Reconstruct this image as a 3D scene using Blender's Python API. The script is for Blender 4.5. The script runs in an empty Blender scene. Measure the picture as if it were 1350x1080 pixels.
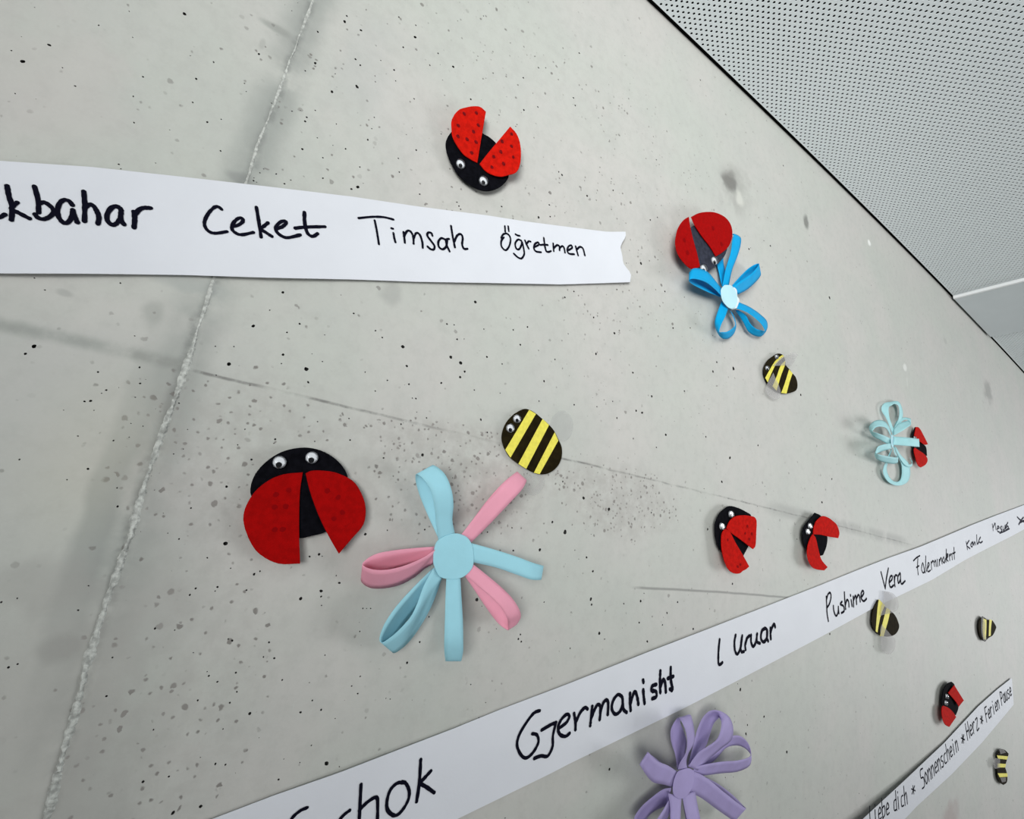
import bpy, math, random
import numpy as np
from mathutils import Vector, Matrix
from mathutils.geometry import delaunay_2d_cdt

# ------------------------------------------------------------------ frame
sc = bpy.context.scene
COL = sc.collection
F = 600.718                        # focal length for a frame 1350 wide
R = np.array([[0.83803951, -0.52783341, 0.13813642],
              [0.24168207, 0.13213693, -0.9613166],
              [0.4891621, 0.83900639, 0.23830384]])   # columns: world axes seen by the lens
HC = 0.50                          # ceiling above the lens
D = 0.4915 * HC                    # lens to wall
ZC = 1.55                          # lens above the floor
CAM = np.array([0.0, -D, ZC])

cam = bpy.data.cameras.new('camera')
cam.sensor_width = 36.0
cam.sensor_fit = 'HORIZONTAL'
cam.lens = 36.0 * F / 1350.0
cam.clip_start = 0.01
cob = bpy.data.objects.new('camera', cam)
COL.objects.link(cob)
m = Matrix(((R[0, 0], -R[1, 0], -R[2, 0]), (R[0, 1], -R[1, 1], -R[2, 1]), (R[0, 2], -R[1, 2], -R[2, 2]))).to_4x4()
m.translation = Vector(CAM)
cob.matrix_world = m
sc.camera = cob

# ------------------------------------------------------------------ light
world = bpy.data.worlds.new('world')
sc.world = world
world.use_nodes = True
world.node_tree.nodes['Background'].inputs[0].default_value = (0.93, 0.97, 1.0, 1)
world.node_tree.nodes['Background'].inputs[1].default_value = 0.14


def area(name, loc, target, sx, sy, power, color, spread=180):
    l = bpy.data.lights.new(name, 'AREA')
    l.shape = 'RECTANGLE'
    l.size, l.size_y, l.energy, l.color = sx, sy, power, color
    l.spread = math.radians(spread)
    o = bpy.data.objects.new(name, l)
    COL.objects.link(o)
    o.location = loc
    o.rotation_euler = (Vector(target) - Vector(loc)).to_track_quat('-Z', 'Y').to_euler()
    return o


area('room_light', (-0.5, -1.0, 1.68), (0.5, 0, 1.95), 0.65, 0.55, 3.2, (0.985, 1, 0.985), 68)
area('window_light', (2.6, -1.2, 1.5), (1.1, 0, 1.6), 0.9, 0.9, 4.8, (0.97, 0.99, 1.0), 72)
sc.view_settings.view_transform = 'Standard'
sc.view_settings.look = 'None'
sc.view_settings.gamma = 1.0
sc.view_settings.use_curve_mapping = False
sc.view_settings.exposure = 0.12

# ------------------------------------------------------------------ placing
def P(px, py, h=0.0):
    """point of the wall surface (or h metres in front of it) seen at a photo pixel"""
    d = R.T @ np.array([(px - 675) / F, (py - 540) / F, 1.0])
    return CAM + d * ((D - h) / d[1])


def CE(px, py):
    d = R.T @ np.array([(px - 675) / F, (py - 540) / F, 1.0])
    return CAM + d * (HC / d[2])


def mpp(px, py):
    """metres per photo pixel on the wall, mean of both directions"""
    a = P(px + 1, py) - P(px, py)
    b = P(px, py + 1) - P(px, py)
    return math.sqrt(abs(a[0] * b[2] - a[2] * b[0]))


def S(ox, oy, s, pts):
    return [(ox + p[0] / s, oy + p[1] / s) + tuple(p[2:]) for p in pts]


# ------------------------------------------------------------------ materials
class X:
    """tiny expression wrapper over shader math nodes"""
    def __init__(s, t, k): s.t, s.k = t, k

    def op(s, o, b=None, c=None, clamp=False):
        n = s.t.nodes.new('ShaderNodeMath'); n.operation = o; n.use_clamp = clamp
        for i, v in enumerate((s, b, c)):
            if v is None: continue
            if isinstance(v, X): s.t.links.new(v.k, n.inputs[i])
            else: n.inputs[i].default_value = v
        return X(s.t, n.outputs[0])

    def __add__(s, b): return s.op('ADD', b)
    def __sub__(s, b): return s.op('SUBTRACT', b)
    def __mul__(s, b): return s.op('MULTIPLY', b)
    __radd__ = __add__
    __rmul__ = __mul__
    def __truediv__(s, b): return s.op('DIVIDE', b)
    def abs(s): return s.op('ABSOLUTE')
    def inv(s): return (s * -1.0) + 1.0

    def ss(s, a, b, lo=0.0, hi=1.0):
        n = s.t.nodes.new('ShaderNodeMapRange'); n.interpolation_type = 'SMOOTHSTEP'
        s.t.links.new(s.k, n.inputs['Value'])
        for i, v in zip(('From Min', 'From Max', 'To Min', 'To Max'), (a, b, lo, hi)):
            n.inputs[i].default_value = v
        return X(s.t, n.outputs[0])


def mixc(t, f, a, b, mode='MIX'):
    n = t.nodes.new('ShaderNodeMix'); n.data_type = 'RGBA'; n.blend_type = mode
    if isinstance(f, X): t.links.new(f.k, n.inputs['Factor'])
    else: n.inputs['Factor'].default_value = f
    for i, v in ((6, a), (7, b)):
        if isinstance(v, tuple): n.inputs[i].default_value = v + (1,)
        else: t.links.new(v, n.inputs[i])
    return n.outputs[2]


def noise(t, vec, scale, detail=3, rough=0.5, dist=0.0):
    n = t.nodes.new('ShaderNodeTexNoise')
    t.links.new(vec, n.inputs['Vector'])
    n.inputs['Scale'].default_value = scale
    n.inputs['Detail'].default_value = detail
    n.inputs['Roughness'].default_value = rough
    n.inputs['Distortion'].default_value = dist
    return X(t, n.outputs['Fac'])


def base_mat(name, color, rough=0.6, var=0.0, nscale=200, bump=0.0, bscale=900, metal=0.0, spec=0.3, sheen=0.0, translucent=0.0, coat=0.0):
    mt = bpy.data.materials.new(name); mt.use_nodes = True
    t = mt.node_tree; b = t.nodes['Principled BSDF']
    b.inputs['Base Color'].default_value = tuple(color) + (1,)
    b.inputs['Roughness'].default_value = rough
    b.inputs['Metallic'].default_value = metal
    b.inputs['Specular IOR Level'].default_value = spec
    b.inputs['Sheen Weight'].default_value = sheen
    b.inputs['Coat Weight'].default_value = coat
    tc = t.nodes.new('ShaderNodeTexCoord').outputs['Object']
    if var:
        f = noise(t, tc, nscale, 4).ss(0.3, 0.7)
        c = mixc(t, f, tuple(k * (1 - var) for k in color), tuple(min(1, k * (1 + var)) for k in color))
        t.links.new(c, b.inputs['Base Color'])
    if bump:
        bn = t.nodes.new('ShaderNodeBump'); bn.inputs['Strength'].default_value = bump
        bn.inputs['Distance'].default_value = 0.0004
        t.links.new(noise(t, tc, bscale, 4).k, bn.inputs['Height'])
        t.links.new(bn.outputs[0], b.inputs['Normal'])
    if translucent:
        tr = t.nodes.new('ShaderNodeBsdfTranslucent'); tr.inputs[0].default_value = tuple(color) + (1,)
        mx = t.nodes.new('ShaderNodeMixShader'); mx.inputs[0].default_value = translucent
        t.links.new(b.outputs[0], mx.inputs[1]); t.links.new(tr.outputs[0], mx.inputs[2])
        t.links.new(mx.outputs[0], t.nodes['Material Output'].inputs['Surface'])
    return mt


def film_mat(name, haze, tint, color):
    """thin clear film: mostly see-through, a little tinted and hazy"""
    mt = bpy.data.materials.new(name); mt.use_nodes = True
    t = mt.node_tree
    t.nodes.remove(t.nodes['Principled BSDF'])
    tr = t.nodes.new('ShaderNodeBsdfTransparent'); tr.inputs[0].default_value = (tint, tint, tint, 1)
    df = t.nodes.new('ShaderNodeBsdfDiffuse'); df.inputs[0].default_value = tuple(color) + (1,)
    mx = t.nodes.new('ShaderNodeMixShader'); mx.inputs[0].default_value = haze
    t.links.new(tr.outputs[0], mx.inputs[1]); t.links.new(df.outputs[0], mx.inputs[2])
    t.links.new(mx.outputs[0], t.nodes['Material Output'].inputs['Surface'])
    return mt


M = {}
M['black'] = base_mat('black_card', (0.004, 0.004, 0.006), 0.9, 0.3, 300, 0.4, 1500, spec=0.03)
M['black_sheen'] = base_mat('black_card_sheen', (0.025, 0.028, 0.045), 0.7, 0.3, 300, 0.4, 1500, spec=0.2)  # black card with its grey-blue sheen put into the base colour
M['beeblack'] = base_mat('brown_black_card', (0.014, 0.010, 0.003), 0.85, 0.3, 250, 0.3, 1500, spec=0.05)
M['red_bright'] = base_mat('bright_red_card', (0.52, 0.008, 0.003), 0.85, 0.14, 350, 0.5, 1800, spec=0.06)
M['red_deep'] = base_mat('deep_red_card', (0.33, 0.0015, 0.0015), 0.85, 0.1, 350, 0.5, 1800, spec=0.06)
M['red_mid'] = base_mat('red_card', (0.48, 0.006, 0.003), 0.85, 0.14, 350, 0.5, 1800, spec=0.06)
M['dots'] = base_mat('marker_on_red', (0.16, 0.002, 0.004), 0.7, 0.3, 900, spec=0.1)
M['dots_faint'] = base_mat('faint_marker_on_red', (0.23, 0.001, 0.002), 0.8, spec=0.05)
M['yellow'] = base_mat('yellow_paper', (0.78, 0.7, 0.10), 0.6, 0.07, 400, 0.2, spec=0.2)
M['paper'] = base_mat('white_paper', (0.69, 0.705, 0.755), 0.6, 0.015, 30, 0.15, 700, spec=0.2)
M['ink'] = base_mat('black_marker_ink', (0.004, 0.004, 0.011), 0.8, spec=0.04)
M['ink_grey'] = base_mat('thin_marker_ink', (0.02, 0.02, 0.035), 0.8, spec=0.05)
M['lightblue'] = base_mat('light_blue_paper', (0.38, 0.72, 0.83), 0.7, 0.02, 100, 0.15, spec=0.15, translucent=0.12)
M['pink'] = base_mat('pink_paper', (0.90, 0.40, 0.52), 0.7, 0.02, 100, 0.15, spec=0.15, translucent=0.12)
M['blue'] = base_mat('bright_blue_paper', (0.0, 0.38, 0.76), 0.65, 0.04, 100, 0.15, spec=0.2, translucent=0.1)
M['cyan'] = base_mat('pale_cyan_paper', (0.46, 0.80, 0.84), 0.65, 0.03, 100, 0.15, spec=0.2, translucent=0.12)
M['palecyan'] = base_mat('pale_ice_blue_paper', (0.48, 0.74, 0.82), 0.65, 0.03, 100, 0.15, spec=0.2)
M['purple'] = base_mat('lilac_paper', (0.44, 0.37, 0.66), 0.65, 0.04, 100, 0.15, spec=0.2, translucent=0.12)
M['whitecard'] = base_mat('white_card', (0.72, 0.78, 0.8), 0.6)
M['film'] = film_mat('clear_film', 0.10, 0.985, (0.62, 0.62, 0.62))
M['film_milky'] = film_mat('milky_film', 0.22, 0.97, (0.60, 0.58, 0.58))
M['eyewhite'] = base_mat('eye_white', (0.78, 0.8, 0.84), 0.25, spec=0.6, coat=0.6)
M['pupil'] = base_mat('eye_pupil', (0.004, 0.004, 0.006), 0.2, spec=0.5)
M['pad'] = base_mat('foam_pad', (0.55, 0.55, 0.5), 0.9)
M['gap'] = base_mat('shadow_gap_black', (0.006, 0.006, 0.006), 0.9, spec=0.02)
M['fleece'] = base_mat('black_fleece', (0.002, 0.002, 0.003), 0.95, spec=0.02)
M['metal'] = base_mat('white_enamelled_sheet', (0.80, 0.85, 0.87), 0.45, 0.01, 8, spec=0.4)
M['metal2'] = base_mat('pale_grey_enamelled_sheet', (0.66, 0.71, 0.73), 0.45, 0.02, 20, spec=0.4)
M['edge'] = base_mat('lit_white_edge', (0.94, 0.95, 0.96), 0.4)  # paler than its panel: the light it catches is put into the colour
M['pit'] = base_mat('pore_inside', (0.045, 0.045, 0.043), 0.95, 0.4, 900, spec=0.05)  # rough pore lining, with the recess shade put into its colour
M['fin'] = base_mat('pale_cement_fin', (0.47, 0.48, 0.455), 0.9, 0.3, 500, 1.0, 900, spec=0.1)
M['floor'] = base_mat('grey_floor', (0.42, 0.42, 0.40), 0.6, 0.05, 5)

# dome: clear plastic, mostly see-through with a glossy skin
mt = bpy.data.materials.new('clear_plastic_dome'); mt.use_nodes = True
t = mt.node_tree
tr = t.nodes.new('ShaderNodeBsdfTransparent'); gl = t.nodes.new('ShaderNodeBsdfGlossy')
gl.inputs['Roughness'].default_value = 0.08
fr = t.nodes.new('ShaderNodeFresnel'); fr.inputs[0].default_value = 1.45
mx = t.nodes.new('ShaderNodeMixShader')
t.links.new(fr.outputs[0], mx.inputs[0]); t.links.new(tr.outputs[0], mx.inputs[1]); t.links.new(gl.outputs[0], mx.inputs[2])
t.links.new(mx.outputs[0], t.nodes['Material Output'].inputs['Surface'])
M['dome'] = mt

# ------------------------------------------------------------------ joints and cracks on the wall (photo trace -> wall coordinates)
JV = [(413.3, 0), (388.3, 63.3), (363.3, 133.3), (340, 190), (328.3, 230), (303, 305), (280, 373.3), (256.7, 450), (238.3, 506.7),
      (213.3, 573.3), (190, 643.3), (170, 710), (146.7, 776.7), (126.7, 836.7), (110, 893.3), (96.7, 950), (81.7, 1000), (63.3, 1073.3), (50, 1125)]
JH1 = [(-60, 412), (0, 426.7), (83.3, 448.3), (166.7, 466.7), (246.7, 480)]
JH2 = [(255, 490), (303.3, 499.3), (360, 512.7), (446.7, 533.3), (526.7, 555), (610, 573.3), (656.7, 582.7), (743.3, 605), (826.7, 625),
       (898.3, 643.3), (1010, 666.7), (1060, 684), (1113.3, 695), (1183.3, 713.3)]
CR = [(830, 775), (890, 776.5), (943, 781), (990, 784), (1040, 788)]


def fitq(pts, swap=False, deg=2):
    w = np.array([P(*p) for p in pts])
    a, b = (w[:, 2] - ZC, w[:, 0]) if swap else (w[:, 0], w[:, 2] - ZC)
    return np.polyfit(a, b, deg)


def concrete():
    mt = bpy.data.materials.new('fair_faced_concrete'); mt.use_nodes = True
    t = mt.node_tree; b = t.nodes['Principled BSDF']
    tc = t.nodes.new('ShaderNodeTexCoord').outputs['Object']
    sp = t.nodes.new('ShaderNodeSeparateXYZ'); t.links.new(tc, sp.inputs[0])
    x = X(t, sp.outputs[0]); z = X(t, sp.outputs[2]) - ZC
    n1 = noise(t, tc, 7, 4, 0.55, 0.4)
    n2 = noise(t, tc, 23, 5, 0.6, 0.3)
    n3 = noise(t, tc, 120, 5, 0.65)
    n4 = noise(t, tc, 600, 3, 0.6)
    wob = (noise(t, tc, 45, 3) - 0.5)

    def poly(c, v):
        r = None
        for k in c:
            r = (v * 0.0 + float(k)) if r is None else r * v + float(k)
        return r
    col = mixc(t, n1.ss(0.35, 0.65), (0.50, 0.515, 0.475), (0.535, 0.52, 0.495))
    col = mixc(t, n2.ss(0.35, 0.75) * 0.38, col, (0.44, 0.455, 0.43))
    col = mixc(t, n3.ss(0.42, 0.75) * 0.34, col, (0.40, 0.40, 0.375))
    col = mixc(t, n4.ss(0.4, 0.8) * 0.12, col, (0.62, 0.62, 0.60))
    # vertical formwork streaks
    mp = t.nodes.new('ShaderNodeMapping'); mp.inputs['Scale'].default_value = (1, 1, 0.12)
    t.links.new(tc, mp.inputs[0])
    col = mixc(t, noise(t, mp.outputs[0], 60, 3).ss(0.5, 0.8) * 0.12, col, (0.6, 0.6, 0.58))
    # main joint: cement-grey bleed either side
    dv = x - poly(fitq(JV, True, 3), z) + wob * 0.008
    low = z.ss(0.10, -0.02)
    rough = n2.ss(0.30, 0.6)
    band = dv.abs().ss(0.016, 0.002) * rough
    col = mixc(t, band * 0.65, col, (0.27, 0.285, 0.27))
    left = (dv + 0.011).abs().ss(0.008, 0.0035) * low * z.ss(-0.12, -0.02)
    col = mixc(t, left * 0.62, col, (0.28, 0.295, 0.28))
    right = dv.ss(-0.001, 0.004) * dv.ss(0.040, 0.010) * z.ss(0.03, -0.06) * (n1.ss(0.2, 0.7) * 0.6 + 0.4)
    col = mixc(t, right * 0.55, col, (0.30, 0.31, 0.295))
    col = mixc(t, dv.abs().ss(0.0035, 0.0005) * n3.ss(0.35, 0.6) * 0.6, col, (0.20, 0.21, 0.20))
    # horizontal joint, smeared on the left, hairline to the right
    d1 = z - poly(fitq(JH1, deg=1), x) + wob * 0.004
    lim = x.ss(P(250, 485)[0], P(235, 480)[0])
    col = mixc(t, d1.abs().ss(0.0045, 0.0005) * lim * n2.ss(0.32, 0.6) * (n3.ss(0.3, 0.6) * 0.5 + 0.5) * 0.8, col, (0.27, 0.28, 0.26))
    d2 = z - poly(fitq(JH2, deg=3), x) + wob * 0.0016
    lim2 = x.ss(P(250, 485)[0], P(262, 490)[0]) * x.ss(P(1215, 720)[0], P(1185, 714)[0])
    col = mixc(t, d2.abs().ss(0.0011, 0.0002) * lim2 * n2.ss(0.35, 0.6) * n3.ss(0.3, 0.6) * 0.95, col, (0.19, 0.19, 0.18))
    far = x.ss(P(985, 664)[0], P(1040, 675)[0])
    col = mixc(t, (d2 - 0.001).abs().ss(0.0095, 0.002) * lim2 * far * n2.ss(0.35, 0.55) * 0.55, col, (0.30, 0.30, 0.285))
    below = d2.ss(0.002, -0.004) * d2.ss(-0.05, -0.02) * x.ss(P(262, 490)[0], P(300, 500)[0])
    # freckles in the cement skin under the joint
    vo = t.nodes.new('ShaderNodeTexVoronoi'); vo.inputs['Scale'].default_value = 300
    vo.inputs['Randomness'].default_value = 1.0
    wv = t.nodes.new('ShaderNodeVectorMath'); wv.operation = 'MULTIPLY_ADD'
    nzc = t.nodes.new('ShaderNodeTexNoise'); nzc.inputs['Scale'].default_value = 420; t.links.new(tc, nzc.inputs['Vector'])
    t.links.new(nzc.outputs['Color'], wv.inputs[0]); wv.inputs[1].default_value = (0.0016, 0.0016, 0.0016); t.links.new(tc, wv.inputs[2])
    t.links.new(wv.outputs[0], vo.inputs['Vector'])
    dist = X(t, vo.outputs['Distance'])
    sepc = t.nodes.new('ShaderNodeSeparateColor'); t.links.new(vo.outputs['Color'], sepc.inputs[0])
    rnd = X(t, sepc.outputs[0]); rnd2 = X(t, sepc.outputs[1])

    def ell(px, py, rx, rz, a=0.4, bb=1.0, wb=0.012):
        c = P(px, py)
        ddx = (x - float(c[0]) + wob * wb) / rx
        ddz = (z - float(c[2] - ZC) + wob * wb) / rz
        return (ddx * ddx + ddz * ddz).op('SQRT').ss(bb, a)
    fr = (ell(620, 640, 0.075, 0.045) + ell(820, 660, 0.075, 0.035) + ell(640, 600, 0.10, 0.02) + ell(320, 600, 0.07, 0.05) * 0.7
          + ell(230, 900, 0.05, 0.09) * 0.4 + ell(700, 200, 0.3, 0.2) * 0.12).op('MINIMUM', 1.0)
    speck = (dist - rnd2 * 0.36).ss(0.18, 0.02) * (rnd + fr * 0.66).ss(0.92, 1.04)
    col = mixc(t, speck * 0.8, col, (0.155, 0.14, 0.13))
    col = mixc(t, fr * n3.ss(0.3, 0.6) * 0.36, col, (0.36, 0.335, 0.315))
    # warm and grey smudges, plus painted shade in the lower left corner
    col = mixc(t, ell(120, 590, 0.03, 0.05, 0.1, 1.0) * 0.22, col, (0.55, 0.54, 0.40))
    for px, py, rx, rz, s, c in [
        (365, 38, 0.011, 0.0035, 0.6, (0.27, 0.28, 0.26)), (346, 58, 0.002, 0.005, 0.35, (0.3, 0.3, 0.28)),
        (200, 413, 0.0055, 0.008, 0.45, (0.27, 0.28, 0.26)), (86, 386, 0.004, 0.002, 0.4, (0.28, 0.28, 0.27)),
        (515, 388, 0.0085, 0.0105, 0.45, (0.34, 0.34, 0.325)), (75, 858, 0.009, 0.007, 0.55, (0.26, 0.26, 0.245)),
        (58, 770, 0.02, 0.015, 0.35, (0.34, 0.33, 0.31)), (970, 250, 0.034, 0.040, 0.55, (0.34, 0.335, 0.315)),
        (962, 240, 0.015, 0.016, 0.8, (0.16, 0.155, 0.145)), (976, 261, 0.012, 0.012, 0.75, (0.62, 0.62, 0.57)),
        (968, 246, 0.004, 0.006, 0.5, (0.2, 0.2, 0.19)), (1303, 517, 0.034, 0.030, 0.7, (0.27, 0.27, 0.255)),
        (1246, 449, 0.012, 0.008, 0.35, (0.33, 0.33, 0.31)), (1063, 293, 0.009, 0.013, 0.8, (0.16, 0.16, 0.15)),
        (1146, 320, 0.006, 0.007, 0.9, (0.85, 0.85, 0.83)), (1193, 485, 0.009, 0.007, 0.7, (0.75, 0.75, 0.72)),
        (1196, 503, 0.002, 0.012, 0.4, (0.68, 0.68, 0.66)), (1253, 1078, 0.035, 0.018, 0.5, (0.34, 0.25, 0.24)),
        (40, 90, 0.05, 0.04, 0.25, (0.56, 0.50, 0.49)), (30, 520, 0.05, 0.05, 0.25, (0.42, 0.44, 0.42)),
        (480, 90, 0.02, 0.05, 0.25, (0.42, 0.44, 0.43)), (250, 375, 0.02, 0.006, 0.45, (0.33, 0.35, 0.34)),
        (320, 235, 0.009, 0.004, 0.6, (0.25, 0.26, 0.25)), (55, 960, 0.05, 0.07, 0.35, (0.42, 0.40, 0.38)),  # last entry: warm stain with the corner's shade put into the colour
    ]:
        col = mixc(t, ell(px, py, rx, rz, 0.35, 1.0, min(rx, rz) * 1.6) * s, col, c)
    dc = z - poly(fitq(CR), x) + wob * 0.0012
    lc = x.ss(P(828, 775)[0], P(850, 776)[0]) * x.ss(P(1050, 790)[0], P(1035, 788)[0])
    col = mixc(t, dc.abs().ss(0.0014, 0.0003) * lc * n2.ss(0.2, 0.45) * 0.7, col, (0.20, 0.20, 0.19))
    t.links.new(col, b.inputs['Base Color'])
    b.inputs['Roughness'].default_value = 0.62
    b.inputs['Specular IOR Level'].default_value = 0.3
    bn = t.nodes.new('ShaderNodeBump'); bn.inputs['Strength'].default_value = 0.35; bn.inputs['Distance'].default_value = 0.0012
    hgt = n2 * 0.5 + n3 * 0.35 + n4 * 0.12 - dv.abs().ss(0.004, 0.0) * 0.8 - d2.abs().ss(0.001, 0.0) * 0.5 * lim2 - speck * 0.3
    t.links.new(hgt.k, bn.inputs['Height'])
    t.links.new(bn.outputs[0], b.inputs['Normal'])
    return mt


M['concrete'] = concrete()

# ------------------------------------------------------------------ mesh helpers
def mk(name, verts, faces, mat, root=None, parent=None, smooth=False, mats=None, fm=None):
    """one mesh object; verts in world metres; root gives the thing's base"""
    o0 = np.array(root['base']) if root is not None else np.zeros(3)
    me = bpy.data.meshes.new(name)
    me.from_pydata([tuple(np.asarray(v, float) - o0) for v in verts], [], faces)
    me.materials.append(M[mat])
    if mats:
        for k in mats: me.materials.append(M[k])
        me.polygons.foreach_set('material_index', fm)
    if smooth: me.polygons.foreach_set('use_smooth', [True] * len(me.polygons))
    me.update()
    o = bpy.data.objects.new(name, me)
    COL.objects.link(o)
    if parent is not None: o.parent = parent
    elif root is not None: o.parent = root
    return o


def thing(name, label, cat, base, group=None):
    o = bpy.data.objects.new(name, None)
    COL.objects.link(o)
    o.empty_display_size = 0.01
    o.location = tuple(base)
    o['base'] = [float(v) for v in base]
    o['label'] = label; o['category'] = cat
    if group: o['group'] = group
    return o


def smooth_poly(pts, sub=4, sharp=52):
    """closed outline, rounded where the turn is slight, kept sharp at corners"""
    p = [np.array(q[:2], float) for q in pts]
    n = len(p); tan = []
    for i in range(n):
        a = p[i] - p[i - 1]; b = p[(i + 1) % n] - p[i]
        ang = abs(math.degrees(math.atan2(a[0] * b[1] - a[1] * b[0], a @ b)))
        tan.append(None if ang > sharp else (p[(i + 1) % n] - p[i - 1]) / 2)
    out = []
    for i in range(n):
        j = (i + 1) % n; d = p[j] - p[i]
        t0 = d if tan[i] is None else tan[i] / max(1e-9, np.linalg.norm(tan[i])) * np.linalg.norm(d)
        t1 = d if tan[j] is None else tan[j] / max(1e-9, np.linalg.norm(tan[j])) * np.linalg.norm(d)
        for k in range(sub):
            s = k / sub
            out.append((2 * s**3 - 3 * s**2 + 1) * p[i] + (s**3 - 2 * s**2 + s) * t0 + (-2 * s**3 + 3 * s**2) * p[j] + (s**3 - s**2) * t1)
    return out


def plate(name, px, hf, thick, mat, root, parent=None, sub=4, sharp=52):
    """flat card cut to an outline; hf(px,py) = height of its face off the wall"""
    out = smooth_poly(px, sub, sharp)
    n = len(out)
    fr = [P(q[0], q[1], hf(q[0], q[1])) for q in out]
    # area orientation
    w = np.array(fr)[:, [0, 2]]
    ar = np.sum(w[:, 0] * np.roll(w[:, 1], -1) - np.roll(w[:, 0], -1) * w[:, 1])
    if ar < 0: fr = fr[::-1]
    ctr = np.mean(fr, axis=0)
    bev = min(0.00025, thick * 0.4)
    ins = [v + (ctr - v) / max(1e-6, np.linalg.norm(ctr - v)) * bev for v in fr]
    mid = [v + np.array([0, bev, 0]) for v in fr]
    bk = [v + np.array([0, thick, 0]) for v in fr]
    V = ins + mid + bk
    faces = [list(range(n)), list(range(3 * n - 1, 2 * n - 1, -1))]
    for i in range(n):
        j = (i + 1) % n
        faces.append([n + i, n + j, j, i]); faces.append([2 * n + i, 2 * n + j, n + j, n + i])
    return mk(name, V, faces, mat, root, parent)


def disc(name, c, r, thick, mat, root, parent, rz=None, n=20, dome=0.0, mesh=None):
    """round piece facing the room: centre c on its back, radius r, optional dome"""
    rz = rz or r
    V = []; faces = []
    rings = [(1.0, 0.0), (1.0, thick)]
    if dome:
        rings += [(math.cos(a), thick + dome * math.sin(a)) for a in (0.3, 0.6, 0.9, 1.2)]
    for s, h in rings:
        for k in range(n):
            a = 2 * math.pi * k / n
            V.append(c + np.array([r * s * math.cos(a), -h, rz * s * math.sin(a)]))
    m_ = len(rings)
    for q in range(m_ - 1):
        for k in range(n):
            j = (k + 1) % n
            faces.append([q * n + k, q * n + j, (q + 1) * n + j, (q + 1) * n + k])
    V.append(c + np.array([0, -(thick + dome), 0])); tp = len(V) - 1
    for k in range(n): faces.append([(m_ - 1) * n + k, (m_ - 1) * n + (k + 1) % n, tp])
    faces.append(list(range(n - 1, -1, -1)))
    return mk(name, V, faces, mat, root, parent, smooth=bool(dome))


def eye(root, px, py, h, r, pdx=0.0, pdz=-0.42, dark=False):
    """googly eye of radius r metres on a card at height h"""
    c = P(px, py, h)
    e = disc('eye', c, r, 0.0005, 'eyewhite', root, root)
    disc('pupil', c + np.array([pdx * r, -0.00055, pdz * r]), r * 0.44, 0.0003, 'pupil', root, e, n=14)
    disc('dome', c + np.array([0, -0.0003, 0]), r * 1.02, 0.0006, 'dome', root, e, dome=r * 0.55, n=16)
    return e


def pad(root, px, py, h, r=0.006):
    """foam pad that holds the card off the wall"""
    c = P(px, py, 0)
    c[1] = 0.0
    return disc('mounting_pad', c, r, h, 'pad', root, root, n=12)


def dotset(root, wing, pts, hf, r, mat='dots'):
    """each felt-pen dot is its own small piece on the wing"""
    for x, y in pts:
        c = P(x, y, hf(x, y) + 0.00006)
        V = []
        for k in range(9):
            a = 2 * math.pi * k / 9
            rr = r * (0.85 + 0.3 * random.random())
            V.append(c + np.array([rr * math.cos(a), 0, rr * math.sin(a)]))
        V += [v + np.array([0, -0.00007, 0]) for v in V[:9]]
        Fc = [[9 + k for k in range(9)]] + [[k, (k + 1) % 9, 9 + (k + 1) % 9, 9 + k] for k in range(9)]
        mk('marker_dot', V, Fc, mat, root, wing)


def tilt(hx, hy, h0, tx, ty, h1):
    """height plane: h0 at the hinge pixel, h1 at the tip pixel"""
    d = np.array([tx - hx, ty - hy], float); L = d @ d
    return lambda x, y: h0 + (h1 - h0) * float(np.clip(((x - hx) * d[0] + (y - hy) * d[1]) / L, 0.0, 1.15))


def ribbon(name, secs, mat, root, parent=None, sub=5, thick=0.0003):
    """paper loop from cross-sections (x1,y1,h1,x2,y2,h2), heights in mm"""
    A = [P(s[0], s[1], s[2] / 1000) for s in secs]; B = [P(s[3], s[4], s[5] / 1000) for s in secs]

    def cr(Q):
        out = []; n = len(Q)
        for i in range(n - 1):
            p0, p1, p2, p3 = Q[max(0, i - 1)], Q[i], Q[i + 1], Q[min(n - 1, i + 2)]
            d01 = max(1e-5, np.linalg.norm(p1 - p0)) ** .5; d12 = max(1e-5, np.linalg.norm(p2 - p1)) ** .5; d23 = max(1e-5, np.linalg.norm(p3 - p2)) ** .5
            m1 = (p2 - p1) if i == 0 else ((p1 - p0) / d01 - (p2 - p0) / (d01 + d12) + (p2 - p1) / d12) * d12
            m2 = (p2 - p1) if i == n - 2 else ((p2 - p1) / d12 - (p3 - p1) / (d12 + d23) + (p3 - p2) / d23) * d12
            for k in range(sub):
                s = k / sub
                out.append((2 * s**3 - 3 * s**2 + 1) * p1 + (s**3 - 2 * s**2 + s) * m1 + (-2 * s**3 + 3 * s**2) * p2 + (s**3 - s**2) * m2)
        out.append(Q[-1]); return out
    a, b = cr(A), cr(B)
    for L in (a, b):
        for q in L: q[1] = min(q[1], -0.0009)
    W = 4; V = []; Fc = []
    for p, q in zip(a, b):
        for k in range(W + 1): V.append(p + (q - p) * k / W)
    for i in range(len(a) - 1):
        for k in range(W):
            o = i * (W + 1) + k
            Fc.append([o, o + 1, o + W + 2, o + W + 1])
    o = mk(name, V, Fc, mat, root, parent, smooth=True)
    sd = o.modifiers.new('thickness', 'SOLIDIFY'); sd.thickness = thick; sd.offset = 0
    return o


def box(name, x0, x1, y0, y1, z0, z1, mat):
    V = [(x, y, z) for x in (x0, x1) for y in (y0, y1) for z in (z0, z1)]
    Fc = [(0, 1, 3, 2), (4, 6, 7, 5), (0, 4, 5, 1), (2, 3, 7, 6), (0, 2, 6, 4), (1, 5, 7, 3)]
    return mk(name, V, Fc, mat)


random.seed(7)
rng = np.random.default_rng(11)

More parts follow.
